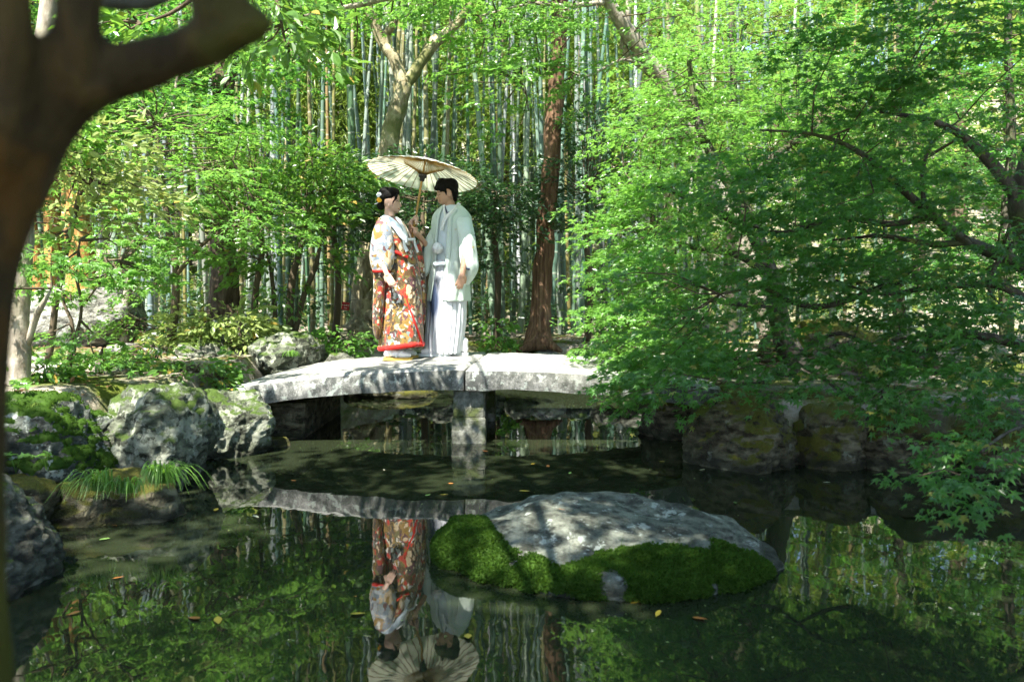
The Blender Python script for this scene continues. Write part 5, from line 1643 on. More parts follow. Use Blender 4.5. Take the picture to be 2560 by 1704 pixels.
def par(r, z, a):
    return RIM_C + AX * z + r * (math.cos(a) * ux + math.sin(a) * uy)


parasol = thing("parasol", "cream paper parasol with bamboo ribs held up over the couple", "parasol", tuple(HUB - AX * 0.55))
NR = 40


def canopy_z(r):
    return RISE * (1 - (r / RAD) ** 1.15)


rr = np.linspace(0.02, RAD, 14)
aa = np.linspace(0, 2 * math.pi, NR * 2, endpoint=False)
V = np.array([[par(r - (0.006 * (k % 2) * (r / RAD)), canopy_z(r) - 0.006 * (k % 2) * (r / RAD), a) for k, a in enumerate(aa)] for r in rr])
can = put("canopy", V.reshape(-1, 3), ring_faces(len(rr), len(aa)), M['paper'], parasol)
# rib and strut: one mesh each, turned about the axis
rot0 = Matrix(((ux[0], uy[0], AX[0]), (ux[1], uy[1], AX[1]), (ux[2], uy[2], AX[2]))).to_4x4()
pts = np.array([(r, 0, canopy_z(r) - 0.007) for r in np.linspace(0.03, RAD + 0.012, 7)])
v, q, t_ = tube(pts, [0.0032] * 7, 5)
rib_me = np_mesh("rib", v, [q, t_], M['bamboo_stick'])
pts = np.array([(0.018, 0, 0.0), (0.10, 0, 0.052), (0.195, 0, canopy_z(0.195) - 0.010)])
v, q, t_ = tube(pts, [0.0028] * 3, 5)
strut_me = np_mesh("strut", v, [q, t_], M['bamboo_stick'])
for k in range(NR):
    a = 2 * math.pi * k / NR
    for nm_, me_, off in (("rib", rib_me, 0), ("strut", strut_me, 0)):
        o = bpy.data.objects.new(nm_, me_)
        link(o, parasol)
        m = rot0 @ Matrix.Rotation(a, 4, 'Z')
        m.translation = Vector(RIM_C) - parasol.location
        o.matrix_local = m
p0 = HUB - AX * 0.56
p1 = RIM_C + AX * (RISE + 0.01)
MB().add(*tube(np.array([p0, (p0 + p1) / 2, p1]), [0.0105, 0.0105, 0.009], 12)).put("shaft", M['bamboo_stick'], parasol)
pr = [(-0.062, 0.013), (-0.055, 0.019), (-0.028, 0.020), (-0.024, 0.028), (-0.005, 0.034), (0.004, 0.026), (0.006, 0.014)]
MB().add(*tube(np.array([RIM_C + AX * z for z, _ in pr]), [r * 1.25 for _, r in pr], 20)).put("hub", M['lacquer'], parasol)
pr = [(RISE - 0.012, 0.040), (RISE + 0.004, 0.034), (RISE + 0.020, 0.018), (RISE + 0.032, 0.010)]
MB().add(*tube(np.array([RIM_C + AX * z for z, _ in pr]), [r for _, r in pr], 16)).put("top_cap", M['lacquer'], parasol)

# ------------------------------------------------------------------ bride
YB = 7.35
feet_z = deck_z(P(990, 900, 7.2)[0])
bride = thing("person", "bride in a gold and red brocade kimono holding the parasol with the groom", "person", (P(995, 890, YB)[0], YB, feet_z), "couple on the bridge")
mb = MB()
head_mb(mb, YB, [(475, 965, 988, 0.030), (479, 958, 993, 0.058), (485, 955, 997, 0.068), (492, 954, 999, 0.074), (500, 955, 998.5, 0.073), (507, 957, 998, 0.071), (513, 960, 998.5, 0.067), (519, 964, 999, 0.060), (524, 969, 999, 0.052), (529, 977, 998, 0.038), (533, 986, 994, 0.018)])
limb(mb, [P(999, 505, YB), P(1001, 511, YB), P(1002.6, 515.2, YB)], [0.004, 0.007, 0.0085], 10, 0.004)          # nose
limb(mb, [P(999.5, 520.3, YB), P(999.8, 523.4, YB)], [0.0065, 0.006], 10, 0.004)                                 # lips
mb.add(*ellipsoid(P(971, 514, YB - 0.068), (0.012, 0.007, 0.020), 14, 10))
mb.add(*ellipsoid(P(971, 514, YB + 0.066), (0.014, 0.007, 0.023), 14, 10))
limb(mb, [P(975, 518, YB), P(974, 538, YB), P(975, 560, YB)], [0.050, 0.047, 0.055], 20)
limb(mb, [P(978, 565, YB), P(985, 640, YB), P(990, 720, YB)], [0.085, 0.09, 0.10], 20)
near_w = P(966, 683, YB - 0.27)
open_hand(mb, near_w, P(984, 716, YB - 0.30) - near_w, np.array([-0.15, -0.9, 0.35]), P(945, 625, YB - 0.18), 0.45, -1.0, 0.86)
limb(mb, [P(945, 625, YB - 0.18), P(958, 562, YB - 0.10), P(975, 558, YB)], [0.033, 0.042, 0.05])
cb = HUB - AX * 0.405
wb = norm(np.array([-0.80, 0.30, -0.25]))
wr_b = P(1031, 604, YB + 0.12)
fist(mb, cb, AX, wb, wr_b, P(1022, 660, YB + 0.10), -1.0, 0.0078)
limb(mb, [P(1022, 660, YB + 0.10), P(995, 600, YB + 0.08), P(982, 562, YB + 0.05)], [0.034, 0.045, 0.05])
for dx, dy in ((0, -0.10), (12, 0.08)):
    zz = deck_z(P(990 + dx, 890, YB + dy)[0])
    x0_ = P(972 + dx, 890, YB + dy)[0]
    limb(mb, [P(990, 720, YB), (x0_ + 0.01, YB + dy, zz + 0.45), (x0_, YB + dy, zz + 0.09)], [0.075, 0.045, 0.033])
vb, fb = remesh(mb, 0.0055, 4)
body = put("body", vb, fb, M['skin_her'], bride)
mark(vb, body, "eye", 'eye', [(992.2, 503.6), (994.6, 503.2), (997.0, 504.0)], [0.0022, 0.0034, 0.0018])
mark(vb, body, "eyebrow", 'eye', [(991.5, 498.6), (994.5, 497.6), (997.6, 498.6)], [0.0012, 0.0018, 0.001])
mark(vb, body, "lips", 'lip', [(995.6, 521.2), (997.8, 522.0), (999.6, 522.0)], [0.0018, 0.0036, 0.003])
# hair
hm = MB()
for c_, r_ in [((974, 489, 0.0), (24, 0.084, 20)), ((966, 480, 0.0), (19, 0.075, 13)), ((982, 482, 0.0), (17, 0.080, 14)), ((957, 496, 0.0), (15, 0.075, 19)), ((953, 514, 0.0), (11.5, 0.062, 11)), ((948, 503, 0.0), (7, 0.05, 12))]:
    hm.add(*ellipsoid(P(c_[0], c_[1], YB + c_[2]), (r_[0] / FPX * YB, r_[1], r_[2] / FPX * YB), 24, 16))
for s_ in (-1, 1):
    limb(hm, [P(994, 482, YB + s_ * 0.060), P(990, 495, YB + s_ * 0.074), P(982, 506, YB + s_ * 0.079)], [0.010, 0.012, 0.006], 10)
    limb(hm, [P(983, 503, YB + s_ * 0.076), P(982, 511, YB + s_ * 0.077), P(980, 517, YB + s_ * 0.074)], [0.006, 0.004, 0.002], 8)
vh, fh = remesh(hm, 0.005, 3)
vh = vh + norm(vh - P(968, 495, YB)) * (0.0035 * fbm(vh * np.array([30, 60, 90]), 3, 6))[:, None]
hair = put("hair", vh, fh, M['hair'], bride)
for nm_, mt, px, py in (("hair_flower", 'flower_yellow', 948.5, 500), ("hair_flower", 'flower_white', 947.5, 487)):
    fm = MB()
    c_ = P(px, py, YB - 0.062)
    for j in range(6):
        a = j * math.pi / 3
        fm.add(*ellipsoid(c_ + 0.013 * np.array([math.cos(a), -0.3, math.sin(a)]), (0.012, 0.006, 0.012), 10, 7))
    fm.add(*ellipsoid(c_ - np.array([0, 0.008, 0]), (0.007, 0.007, 0.007), 8, 6))
    fm.put(nm_, M[mt], hair)
MB().add(*tube(np.array([P(936, 511, YB - 0.05), P(950, 505, YB - 0.05)]), [0.003, 0.002], 6)).put("hair_pin", M['flower_white'], hair)
# robe
robe = Loft(YB, [(541, 960, 992, 0.055, 0), (546, 950, 1000, 0.085, 0), (556, 943, 1010, 0.115, 0), (575, 940, 1022, 0.135, 0), (610, 940, 1034, 0.15, 0), (650, 942, 1044, 0.155, 0), (690, 944, 1050, 0.16, 0),
                 (740, 945, 1053, 0.175, 0), (800, 946, 1055, 0.195, 0), (845, 948, 1058, 0.21, 0), (866, 950, 1058, 0.215, 0)], 96, fold=0.10, nf=7, seed=4, fold_pow=1.3)
kim = robe.mb().put("kimono", M['brocade'], bride)
sl = Loft(YB - 0.19, [(552, 944, 968, 0.030, 0.06), (560, 938, 976, 0.045, 0.03), (580, 931, 980, 0.058, 0), (610, 926, 984, 0.062, -0.01), (640, 924, 985, 0.062, -0.01), (660, 926, 984, 0.060, -0.01), (678, 932, 976, 0.055, 0)], 64, fold=0.14, nf=5, seed=9)
s_up = sl.mb().put("sleeve", M['brocade_pale'], bride)
s_up["label"] = "pale blue and gold near sleeve"
sd_ = Loft(YB - 0.16, [(676, 933, 977, 0.050, 0), (690, 934, 966, 0.050, 0), (720, 934, 962, 0.050, 0), (770, 932, 959, 0.048, 0), (815, 932, 955, 0.045, 0), (836, 935, 951, 0.036, 0), (847, 940, 947, 0.012, 0)], 56, fold=0.12, nf=4, seed=10)
sd_.mb().put("hanging_sleeve", M['brocade'], bride)
sf = Loft(YB + 0.12, [(600, 1032, 1044, 0.03, 0), (612, 1030, 1052, 0.045, 0), (650, 1034, 1060, 0.05, 0), (700, 1040, 1065, 0.05, 0), (760, 1046, 1066, 0.05, 0), (800, 1050, 1064, 0.04, 0), (815, 1053, 1060, 0.012, 0)], 56, fold=0.12, nf=4, seed=11)
sf.mb().put("hanging_sleeve", M['brocade'], bride)
strip(sl, [(934, 677), (946, 679), (960, 680), (974, 677)], 7, 0.004).put("cuff", M['red_silk'], bride)
strip(robe, [(957, 545), (972, 552), (990, 568), (1004, 588), (1014, 606)], [12, 18, 19, 16, 10], 0.010, 0.012).put("collar", M['pale_blue_silk'], bride)
strip(robe, [(989, 547), (998, 558), (1008, 578), (1016, 604)], [6, 8, 8, 6], 0.012, 0.012).put("collar", M['white_silk'], bride)
strip(robe, [(948, 553), (964, 568), (984, 590), (1000, 618), (1010, 640)], [14, 16, 17, 16, 12], 0.008, 0.014).put("lapel", M['brocade'], bride)
strip(robe, [(966, 625), (984, 629), (1002, 636), (1018, 643)], 8, 0.016, 0.008).put("sash_cord", M['red_silk'], bride)
for pts, w_ in (([(1007, 602), (1010, 615), (1014, 630)], [4, 7, 9]), ([(1028, 600), (1032, 615), (1037, 633)], [5, 9, 11]), ([(1014, 600), (1022, 600), (1030, 600)], 6)):
    strip(robe, pts, w_, 0.022, 0.012).put("tassel", M['white_silk'], bride)
strip(robe, [(1011, 733), (1020, 760), (1034, 800), (1048, 840), (1056, 864)], [2, 3, 5, 7, 9], 0.004, 0.008).put("lining_edge", M['red_silk'], bride)
ring = robe.V[-1]
zz = CH - (np.interp(CX + FPX * ring[:, 0] / ring[:, 1], [948, 1060], [869, 857]) - HY) / FPX * ring[:, 1]
rc = ring.mean(0)
rp = np.column_stack([rc[0] + (ring[:, 0] - rc[0]) * 0.93, rc[1] + (ring[:, 1] - rc[1]) * 0.93, zz - 0.008])
rp = np.vstack([rp, rp[:2]])
MB().add(*tube(rp, 0.026, 12, caps=False)).put("hem", M['red_silk'], bride)


def foot(x0_, x1_, yy, zdeck, her=True, parent=None):
    """a split-toe sock and a sandal"""
    L = x1_ - x0_
    sgn = 1 if L > 0 else -1
    mb_ = MB()
    limb(mb_, [(x0_ + 0.03 * sgn, yy, zdeck + 0.13), (x0_ + 0.03 * sgn, yy, zdeck + 0.075)], [0.042, 0.038], 14)
    n0 = mb_.n
    limb(mb_, [(x0_ + 0.02 * sgn, yy, zdeck + 0.062), (x0_ + 0.35 * L, yy, zdeck + 0.066), (x0_ + 0.72 * L, yy, zdeck + 0.052), (x0_ + 0.97 * L, yy, zdeck + 0.047)], [0.034, 0.036, 0.034, 0.021], 16)
    v_, f_ = remesh(mb_, 0.006, 3)
    sock = put("sock", v_, f_, M['tabi'], parent)
    m2 = MB()
    t_ = np.linspace(0, 2 * math.pi, 28, endpoint=False)
    cx_, hl = (x0_ + x1_) / 2 + 0.006 * sgn, abs(L) / 2 + 0.022
    out = np.stack([cx_ + hl * np.sign(np.cos(t_)) * np.abs(np.cos(t_)) ** 0.7, yy + 0.046 * np.sign(np.sin(t_)) * np.abs(np.sin(t_)) ** 0.8, 0 * t_], -1)
    lev = [out + np.array([0, 0, zdeck + h]) for h in (0.002, 0.010, 0.020, 0.028)]
    lev[0] = lev[0] * 1
    m2.add(np.vstack(lev), ring_faces(4, 28))
    m2.add(np.vstack([lev[-1], lev[-1].mean(0)]), None, np.array([(28, j, (j + 1) % 28) for j in range(28)]))
    sole = m2.put("sandal", M['straw'] if her else M['white_silk'], parent)
    m3 = MB()
    for s_ in (-1, 1):
        p, r = smooth_path(np.array([(x0_ + 0.74 * L, yy, zdeck + 0.088), (x0_ + 0.62 * L, yy + s_ * 0.030, zdeck + 0.078), (x0_ + 0.45 * L, yy + s_ * 0.043, zdeck + 0.032)]), 0.01, [0.006, 0.007, 0.006])
        m3.add(*tube(p, r, 8))
    m3.put("strap", M['white_silk'], sole)


xa = P(962, 900, YB - 0.13)[0]
foot(xa, xa + 0.225, YB - 0.12, deck_z(xa + 0.1), True, bride)
xa = P(978, 895, YB + 0.08)[0]
foot(xa, xa + 0.225, YB + 0.09, deck_z(xa + 0.1), True, bride)

# ------------------------------------------------------------------ groom
YG = 7.60
groom = thing("person", "groom in white haori and striped hakama facing the bride under the parasol", "person", (P(1115, 890, YG)[0], YG, deck_z(P(1115, 890, YG)[0])), "couple on the bridge")
mb = MB()
head_mb(mb, YG, [(455, 1104, 1134, 0.030), (459, 1096, 1140, 0.058), (465, 1092, 1144, 0.072), (474, 1091, 1146, 0.078), (483, 1092, 1145, 0.077), (489, 1093.5, 1143, 0.076), (495, 1094.5, 1139, 0.073), (501, 1096, 1134, 0.067), (507, 1098.5, 1128, 0.058), (511, 1101, 1122, 0.046), (515, 1107, 1117, 0.022)])
limb(mb, [P(1093.5, 487, YG), P(1091.5, 493, YG), P(1090.6, 497.2, YG)], [0.005, 0.0085, 0.010], 10, 0.004)
limb(mb, [P(1095.8, 502.2, YG), P(1096.4, 505.2, YG)], [0.007, 0.007], 10, 0.004)
for s_ in (-1, 1):
    mb.add(*ellipsoid(P(1125, 486, YG + s_ * 0.074), (0.016, 0.008, 0.030), 14, 10))
limb(mb, [P(1121, 500, YG), P(1124, 522, YG), P(1126, 545, YG)], [0.056, 0.056, 0.065], 20)
limb(mb, [P(1127, 552, YG), P(1123, 620, YG), P(1116, 700, YG)], [0.095, 0.10, 0.10], 20)
nw = P(1157, 684, YG - 0.25)
open_hand(mb, nw, P(1146, 722, YG - 0.27) - nw, np.array([0.25, -0.85, 0.1]), P(1163, 620, YG - 0.20), 0.9, 1.0, 0.98)
limb(mb, [P(1163, 620, YG - 0.19), P(1158, 570, YG - 0.10), P(1140, 560, YG - 0.02)], [0.036, 0.040, 0.045])
cg = HUB - AX * 0.492
fist(mb, cg, AX, norm(np.array([0.55, -0.55, -0.25])), P(1058, 602, YG - 0.12), P(1083, 640, YG + 0.0), 1.0, 0.0092)
limb(mb, [P(1083, 640, YG + 0.0), P(1095, 590, YG + 0.08), P(1112, 556, YG + 0.06)], [0.038, 0.046, 0.055])
for dx, dy in ((-18, -0.10), (22, -0.02)):
    xq = P(1116 + dx, 890, YG + dy)[0]
    zz = deck_z(xq)
    limb(mb, [P(1114 + dx * 0.6, 700, YG), (xq, YG + dy, zz + 0.48), (xq, YG + dy, zz + 0.09)], [0.09, 0.06, 0.04])
vg, fg = remesh(mb, 0.0055, 4)
bodyg = put("body", vg, fg, M['skin_him'], groom)
mark(vg, bodyg, "eye", 'eye', [(1095.5, 487.6), (1098.2, 487.0), (1101, 486.4)], [0.0015, 0.003, 0.0015])
mark(vg, bodyg, "eyebrow", 'eye', [(1094.5, 482.0), (1098.5, 480.6), (1103, 480.8)], [0.0014, 0.0024, 0.0012])
mark(vg, bodyg, "mouth", 'lip_him', [(1096.2, 503.6), (1099, 503.6), (1101.6, 502.4)], [0.0022, 0.0026, 0.0012])
hm = MB()
for c_, r_ in [((1119, 466, 0), (28, 0.088, 19)), ((1112, 460, 0), (23, 0.083, 14)), ((1134, 480, 0), (12.5, 0.078, 20)), ((1127, 458, 0), (18, 0.075, 13)), ((1137, 494, 0), (6, 0.058, 10))]:
    hm.add(*ellipsoid(P(c_[0], c_[1], YG), (r_[0] / FPX * YG, r_[1], r_[2] / FPX * YG), 24, 16))
g = np.random.default_rng(12)
for k in range(60):
    a = g.uniform(-1.35, 1.35)                       # 0 = straight ahead (-x)
    ex = 1118 - 30 * math.cos(a) + g.normal(0, 1.0)
    ey = YG + 0.090 * math.sin(a)
    low = 474 + g.uniform(-3, 4) + (3 if abs(a) > 0.9 else 0)
    limb(hm, [P(1118 - 14 * math.cos(a), 452, YG + 0.04 * math.sin(a)), P(1118 - 27 * math.cos(a), 464, YG + 0.085 * math.sin(a)), P(ex - 1.5 * math.cos(a), low, ey)], [0.012, 0.011, 0.003], 7, 0.012)
for k in range(26):
    a = g.uniform(0, 6.28)
    q0 = P(1116 + 14 * math.cos(a), 450 + 4 * g.random(), YG + 0.05 * math.sin(a))
    limb(hm, [q0, q0 + np.array([0.02 * math.cos(a) - 0.01, 0.02 * math.sin(a), 0.022])], [0.012, 0.003], 6)
for s_ in (-1, 1):
    limb(hm, [P(1112, 474, YG + s_ * 0.080), P(1115, 482, YG + s_ * 0.079), P(1116, 489, YG + s_ * 0.077)], [0.014, 0.010, 0.003], 8)
    limb(hm, [P(1126, 470, YG + s_ * 0.080), P(1134, 478, YG + s_ * 0.080), P(1137, 492, YG + s_ * 0.066)], [0.016, 0.014, 0.006], 8)
vh, fh = remesh(hm, 0.005, 1)
vh = vh + norm(vh - P(1118, 475, YG)) * (0.003 * fbm(vh * np.array([60, 60, 25]), 3, 8))[:, None]
put("hair", vh, fh, M['hair'], groom)
# clothes
ki = Loft(YG, [(513, 1113, 1147, 0.055, 0), (522, 1101, 1159, 0.085, 0), (535, 1089, 1171, 0.11, 0), (550, 1085, 1175, 0.125, 0), (600, 1085, 1168, 0.13, 0), (650, 1084, 1165, 0.13, 0), (690, 1080, 1163, 0.13, 0)], 80, fold=0.05, nf=6, seed=21)
ki.mb().put("kimono", M['under_kimono'], groom)
hk = Loft(YG, [(650, 1082, 1162, 0.135, 0), (700, 1076, 1164, 0.16, 0), (750, 1070, 1166, 0.18, 0), (800, 1067, 1165, 0.19, 0), (850, 1064, 1159, 0.20, 0), (880, 1063, 1154, 0.205, 0)], 220, fold=0.16, nf=26, seed=22, pleat=True, fold_pow=0.6)
hk.mb().put("hakama", M['hakama'], groom)
ha = Loft(YG, [(515, 1107, 1152, 0.075, 0.0), (522, 1098, 1161, 0.095, 0), (530, 1090, 1169, 0.112, 0), (542, 1083, 1177, 0.13, 0), (560, 1081, 1179, 0.14, 0), (600, 1081, 1171, 0.145, 0), (650, 1080, 1168, 0.15, 0), (700, 1075, 1169, 0.165, 0), (752, 1070, 1171, 0.185, 0)],
          96, fold=0.14, nf=8, seed=23, gap=[(515, 1109, 1145), (530, 1106, 1134), (548, 1099, 1124), (600, 1094, 1121), (700, 1090, 1115), (752, 1086, 1112)])
o = ha.mb(False).put("haori", M['haori'], groom)
so = o.modifiers.new("thickness", 'SOLIDIFY')
so.thickness = 0.008
strip(ha, [(1147, 513), (1137, 528), (1126, 547), (1122, 600), (1118, 680), (1113, 750)], [9, 11, 12, 12, 12, 11], 0.005, 0.008).put("lapel", M['haori'], groom)
strip(ha, [(1107, 520), (1101, 545), (1092, 600), (1088, 680), (1085, 748)], [8, 9, 9, 9, 8], 0.005, 0.008).put("lapel", M['haori'], groom)
strip(ki, [(1146, 511), (1134, 528), (1116, 548), (1106, 575)], [8, 9, 9, 7], 0.012, 0.010).put("collar", M['white_silk'], groom)
strip(ki, [(1112, 516), (1112, 530), (1116, 546)], [5, 6, 6], 0.010, 0.008).put("collar", M['white_silk'], groom)
strip(ki, [(1113, 519), (1118, 535), (1124, 530)], 3, 0.008, 0.005).put("collar", M['navy'], groom)
ns = Loft(YG - 0.17, [(542, 1140, 1172, 0.040, 0.08), (556, 1140, 1181, 0.060, 0.04), (580, 1144, 1186, 0.075, 0), (610, 1147, 1190, 0.085, 0), (640, 1149, 1194, 0.09, 0), (662, 1152, 1197, 0.09, 0), (674, 1158, 1196, 0.085, 0.01), (690, 1162, 1189, 0.075, 0.03), (704, 1165, 1179, 0.05, 0.05), (713, 1167, 1171, 0.015, 0.06)], 64, fold=0.16, nf=5, seed=25)
ns.mb().put("sleeve", M['haori'], groom)
fs_ = Loft(YG - 0.05, [(556, 1088, 1100, 0.03, 0.08), (575, 1076, 1098, 0.05, 0.06), (592, 1066, 1092, 0.06, 0.03), (610, 1060, 1088, 0.06, 0), (650, 1056, 1082, 0.055, 0), (680, 1054, 1074, 0.05, 0), (691, 1055, 1066, 0.02, 0)], 56, fold=0.10, nf=4, seed=26)
fs_.mb().put("sleeve", M['haori'], groom)
strip(fs_, [(1066, 593), (1061, 612), (1057, 650), (1055, 684)], 4, 0.004).put("cuff", M['navy'], groom)
strip(ns, [(1157, 667), (1166, 671), (1176, 672)], 4, 0.003).put("cuff", M['navy'], groom)
pc = ki.at(1095, 622)[0] - np.array([0, 0.05, 0])
dd, f3 = ICO[4]
pv = pc + dd * (0.050 + 0.007 * fbm(dd * 14, 2, 3) + 0.004 * rng.normal(size=len(dd)))[:, None]
put("pompom", pv, f3, M['white_silk'], groom)
strip(hk, [(1086, 660), (1096, 661), (1108, 660)], 9, 0.02, 0.02).put("waist_knot", M['under_kimono'], groom)
for px, py, lf in ((1139, 574, ha), (1181, 618, ns)):
    c_, n_ = lf.at(px, py)
    mm = MB()
    th_ = np.linspace(0, 2 * math.pi, 8, endpoint=False)
    sd2 = norm(np.cross(n_, [0, 0, 1.0]))
    up2 = np.cross(sd2, n_)
    for a in th_:
        mm.add(*ellipsoid(c_ + n_ * 0.006 + 0.007 * (math.cos(a) * sd2 + math.sin(a) * up2), (0.0035, 0.003, 0.0035), 8, 6))
    mm.put("crest", M['crest'], groom)
for px0, px1, dy in ((1106, 1078, -0.14), (1152, 1124, -0.05)):
    xa, xb = P(px0, 893, YG + dy)[0], P(px1, 893, YG + dy)[0]
    sg = -1
    foot(xa + 0.06, xa + 0.06 - 0.25, YG + dy, deck_z(xa), False, groom)

# ------------------------------------------------------------------ sign on the trunk behind the bride
SY = 10.85
sg = thing("warning_sign", "small red sign with white writing on the tree behind the bride", "sign", tuple(P(864, 765, SY)))
M['sign_red'] = plain("sign_red", (0.42, 0.012, 0.018), 0.4, 0.4)
M['sign_white'] = plain("sign_white", (0.8, 0.8, 0.8), 0.5, 0.3)
w_, h_ = 19 / FPX * SY / 2, 20 / FPX * SY / 2
mb = MB()
box_mb(mb, (-w_, -0.004, -h_), (w_, 0.004, h_))
v, f = mb.arrays()
rotm = np.array(Matrix.Rotation(math.radians(7), 3, 'Y'))
plate = put("plate", v @ rotm.T + np.array(sg.location), f, M['sign_red'], sg, smooth=False)


def lettering(name, body, size, off, parent, mat):
    cu = bpy.data.curves.new(name, 'FONT')
    cu.body = body
    cu.size = size
    cu.align_x = 'CENTER'
    cu.extrude = 0.0008
    cu.materials.append(mat)
    tmp = bpy.data.objects.new(name, cu)
    COL.objects.link(tmp)
    me_ = bpy.data.meshes.new_from_object(tmp.evaluated_get(bpy.context.evaluated_depsgraph_get()))
    bpy.data.objects.remove(tmp)
    o = bpy.data.objects.new(name, me_)
    link(o, parent)
    o.rotation_euler = (math.radians(90), math.radians(7), 0)
    o.location = (off[0], -0.0062, off[1])
    return o


lettering("lettering", "火の用心", 0.027, (0.0, 0.002), sg, M['sign_white'])
mb = MB()
box_mb(mb, (-0.016, -0.0062, -0.029), (0.022, -0.0046, -0.022))
v, f = mb.arrays()
put("lettering", v @ rotm.T + np.array(sg.location), f, M['sign_white'], sg, smooth=False)
mb = MB()
p, r = smooth_path(np.array([P(862, 756, SY + 0.02), P(880, 750, SY + 0.10), P(900, 748, SY + 0.25)]), 0.05, [0.004, 0.004, 0.004])
MB().add(*tube(p, r, 6)).put("wire", M['bark_dim'], sg)

# ------------------------------------------------------------------ grass tufts, fern, seedlings on the bank rocks
def tuft(label, c, n, ln, spread, seed, dirn=(0.2, -0.3)):
    g_ = np.random.default_rng(seed)
    t = thing("grass_tuft", label, "grass tuft", tuple(c), "grass tufts on the bank rocks")
    mb_ = MB()
    for k in range(n):
        a = g_.uniform(0, 6.28)
        d_ = np.array([math.cos(a) * spread + dirn[0], math.sin(a) * spread + dirn[1], 0]) * g_.uniform(0.3, 1.7)
        L = ln * g_.uniform(0.35, 1.2)
        s_ = np.linspace(0, 1, 7)[:, None]
        p_ = np.asarray(c) + np.array([math.cos(a), math.sin(a), 0]) * 0.07 * g_.random() * np.array([1, 0.5, 0]) + s_ * np.array([0, 0, L * 0.95]) + d_ * L * s_ ** 1.5 - np.array([0, 0, 1.0]) * L * 0.95 * s_ ** 2.8
        w_ = 0.0042 * (1 - s_[:, 0] ** 2) + 0.0004
        sd3 = norm(np.cross(norm(d_ + 1e-6), [0, 0, 1.0]))
        v_ = np.stack([p_ - sd3 * w_[:, None], p_ + sd3 * w_[:, None]], 1).reshape(-1, 3)
        q_ = [(2 * i, 2 * i + 1, 2 * i + 3, 2 * i + 2) for i in range(6)]
        mb_.add(v_, q_)
    v_, f_ = mb_.arrays()
    o = put("blades", v_, f_, M['grass'], t, True, np.repeat(rng.random(n), 6))
    o["kind"] = "stuff"


tuft("large grass tuft drooping over the water from the low muddy rock", P(405, 1205, 4.22), 150, 0.30, 0.32, 1, (0.26, -0.24))
tuft("narrow grass tuft hanging down the face of the low muddy rock", P(250, 1225, 4.12), 70, 0.30, 0.22, 2, (0.0, -0.4))
tuft("small grass tuft beside the narrow one on the low muddy rock", P(312, 1230, 4.1), 40, 0.24, 0.25, 3, (0.15, -0.4))
tuft("grass growing on the face of the lichen boulder behind the bridge", P(725, 890, 7.6), 40, 0.16, 0.4, 4, (0.0, -0.3))
tuft("thin grass at the foot of the sunlit maple by the path slab", P(1850, 935, 6.95), 36, 0.16, 0.4, 5, (0.0, -0.2))


def frond_plant(name, label, c, fronds, mat):
    t = thing(name, label, "fern", tuple(c))
    for k, (d_, L) in enumerate(fronds):
        d_ = norm(np.array(d_))
        s_ = np.linspace(0.05, 1, 16)
        stem = np.asarray(c) + d_ * L * s_[:, None] - np.array([0, 0, 0.35 * L]) * (s_ ** 2)[:, None]
        sd3 = norm(np.cross(d_, [0, 0, 1.0]))
        ln = 0.32 * L * np.sin(math.pi * (0.12 + 0.86 * s_)) + 0.004
        pos_ = np.vstack([stem, stem])
        ax_ = np.vstack([sd3 + d_ * 0.5 + 0 * stem, -sd3 + d_ * 0.5 + 0 * stem])
        fr_ = put_leaves("frond", 'rhomb', pos_, ax_, np.array([0, 0, 1.0]) + 0 * pos_, np.concatenate([ln, ln]), M[mat], t)
        MB().add(*tube(stem, np.linspace(0.002, 0.0008, 16), 4)).put("stem", M['grass'], fr_)


frond_plant("fern", "small green fern in the gap beside the boulder at the bridge end", P(452, 1105, 5.35), [((0.6, -0.6, 0.7), 0.14), ((0.9, -0.2, 0.4), 0.13), ((0.3, -0.8, 0.3), 0.12), ((0.8, -0.6, 0.0), 0.10), ((-0.3, -0.7, 0.5), 0.10)], 'maple_light')


def seedling(label, c, n, size, h, seed):
    g_ = np.random.default_rng(seed)
    t = thing("maple_seedling", label, "seedling", tuple(c), "maple seedlings on the bank")
    tv, tq = TMPL['maple']
    me_ = np_mesh("leaf", tv, tq, M['maple_light'], False, np.full(len(tq), 0.6))
    st = MB()
    for k in range(n):
        a = g_.uniform(0, 6.28)
        e = np.array([math.cos(a) * h * 0.7, math.sin(a) * h * 0.4 - 0.02, h * g_.uniform(0.6, 1.1)])
        st.add(*tube(np.array([(0, 0, -0.03), e * 0.5 + np.array([0, 0, 0.01]), e]) + np.asarray(c), [0.0018, 0.0014, 0.001], 5))
        o = bpy.data.objects.new("leaf", me_)
        link(o, t)
        o.location = e
        o.rotation_euler = (g_.normal(0.35, 0.25), g_.normal(0, 0.25), g_.uniform(0, 6.28))
        o.scale = (size,) * 3
    st.put("stem", M['grass'], t)


seedling("maple seedling with bright star leaves on the earth by the pale trunk", P(75, 990, 4.6), 5, 0.07, 0.07, 1)
seedling("maple seedling growing from the dark hollow under the moss capped boulder", P(118, 1160, 3.75), 3, 0.055, 0.07, 2)
seedling("maple seedling leaning out at the edge above the near boulder", P(40, 1165, 3.7), 3, 0.055, 0.06, 3)
seedling("broad bright seedling at the foot of the slender sapling", P(185, 955, 5.5), 3, 0.09, 0.06, 4)

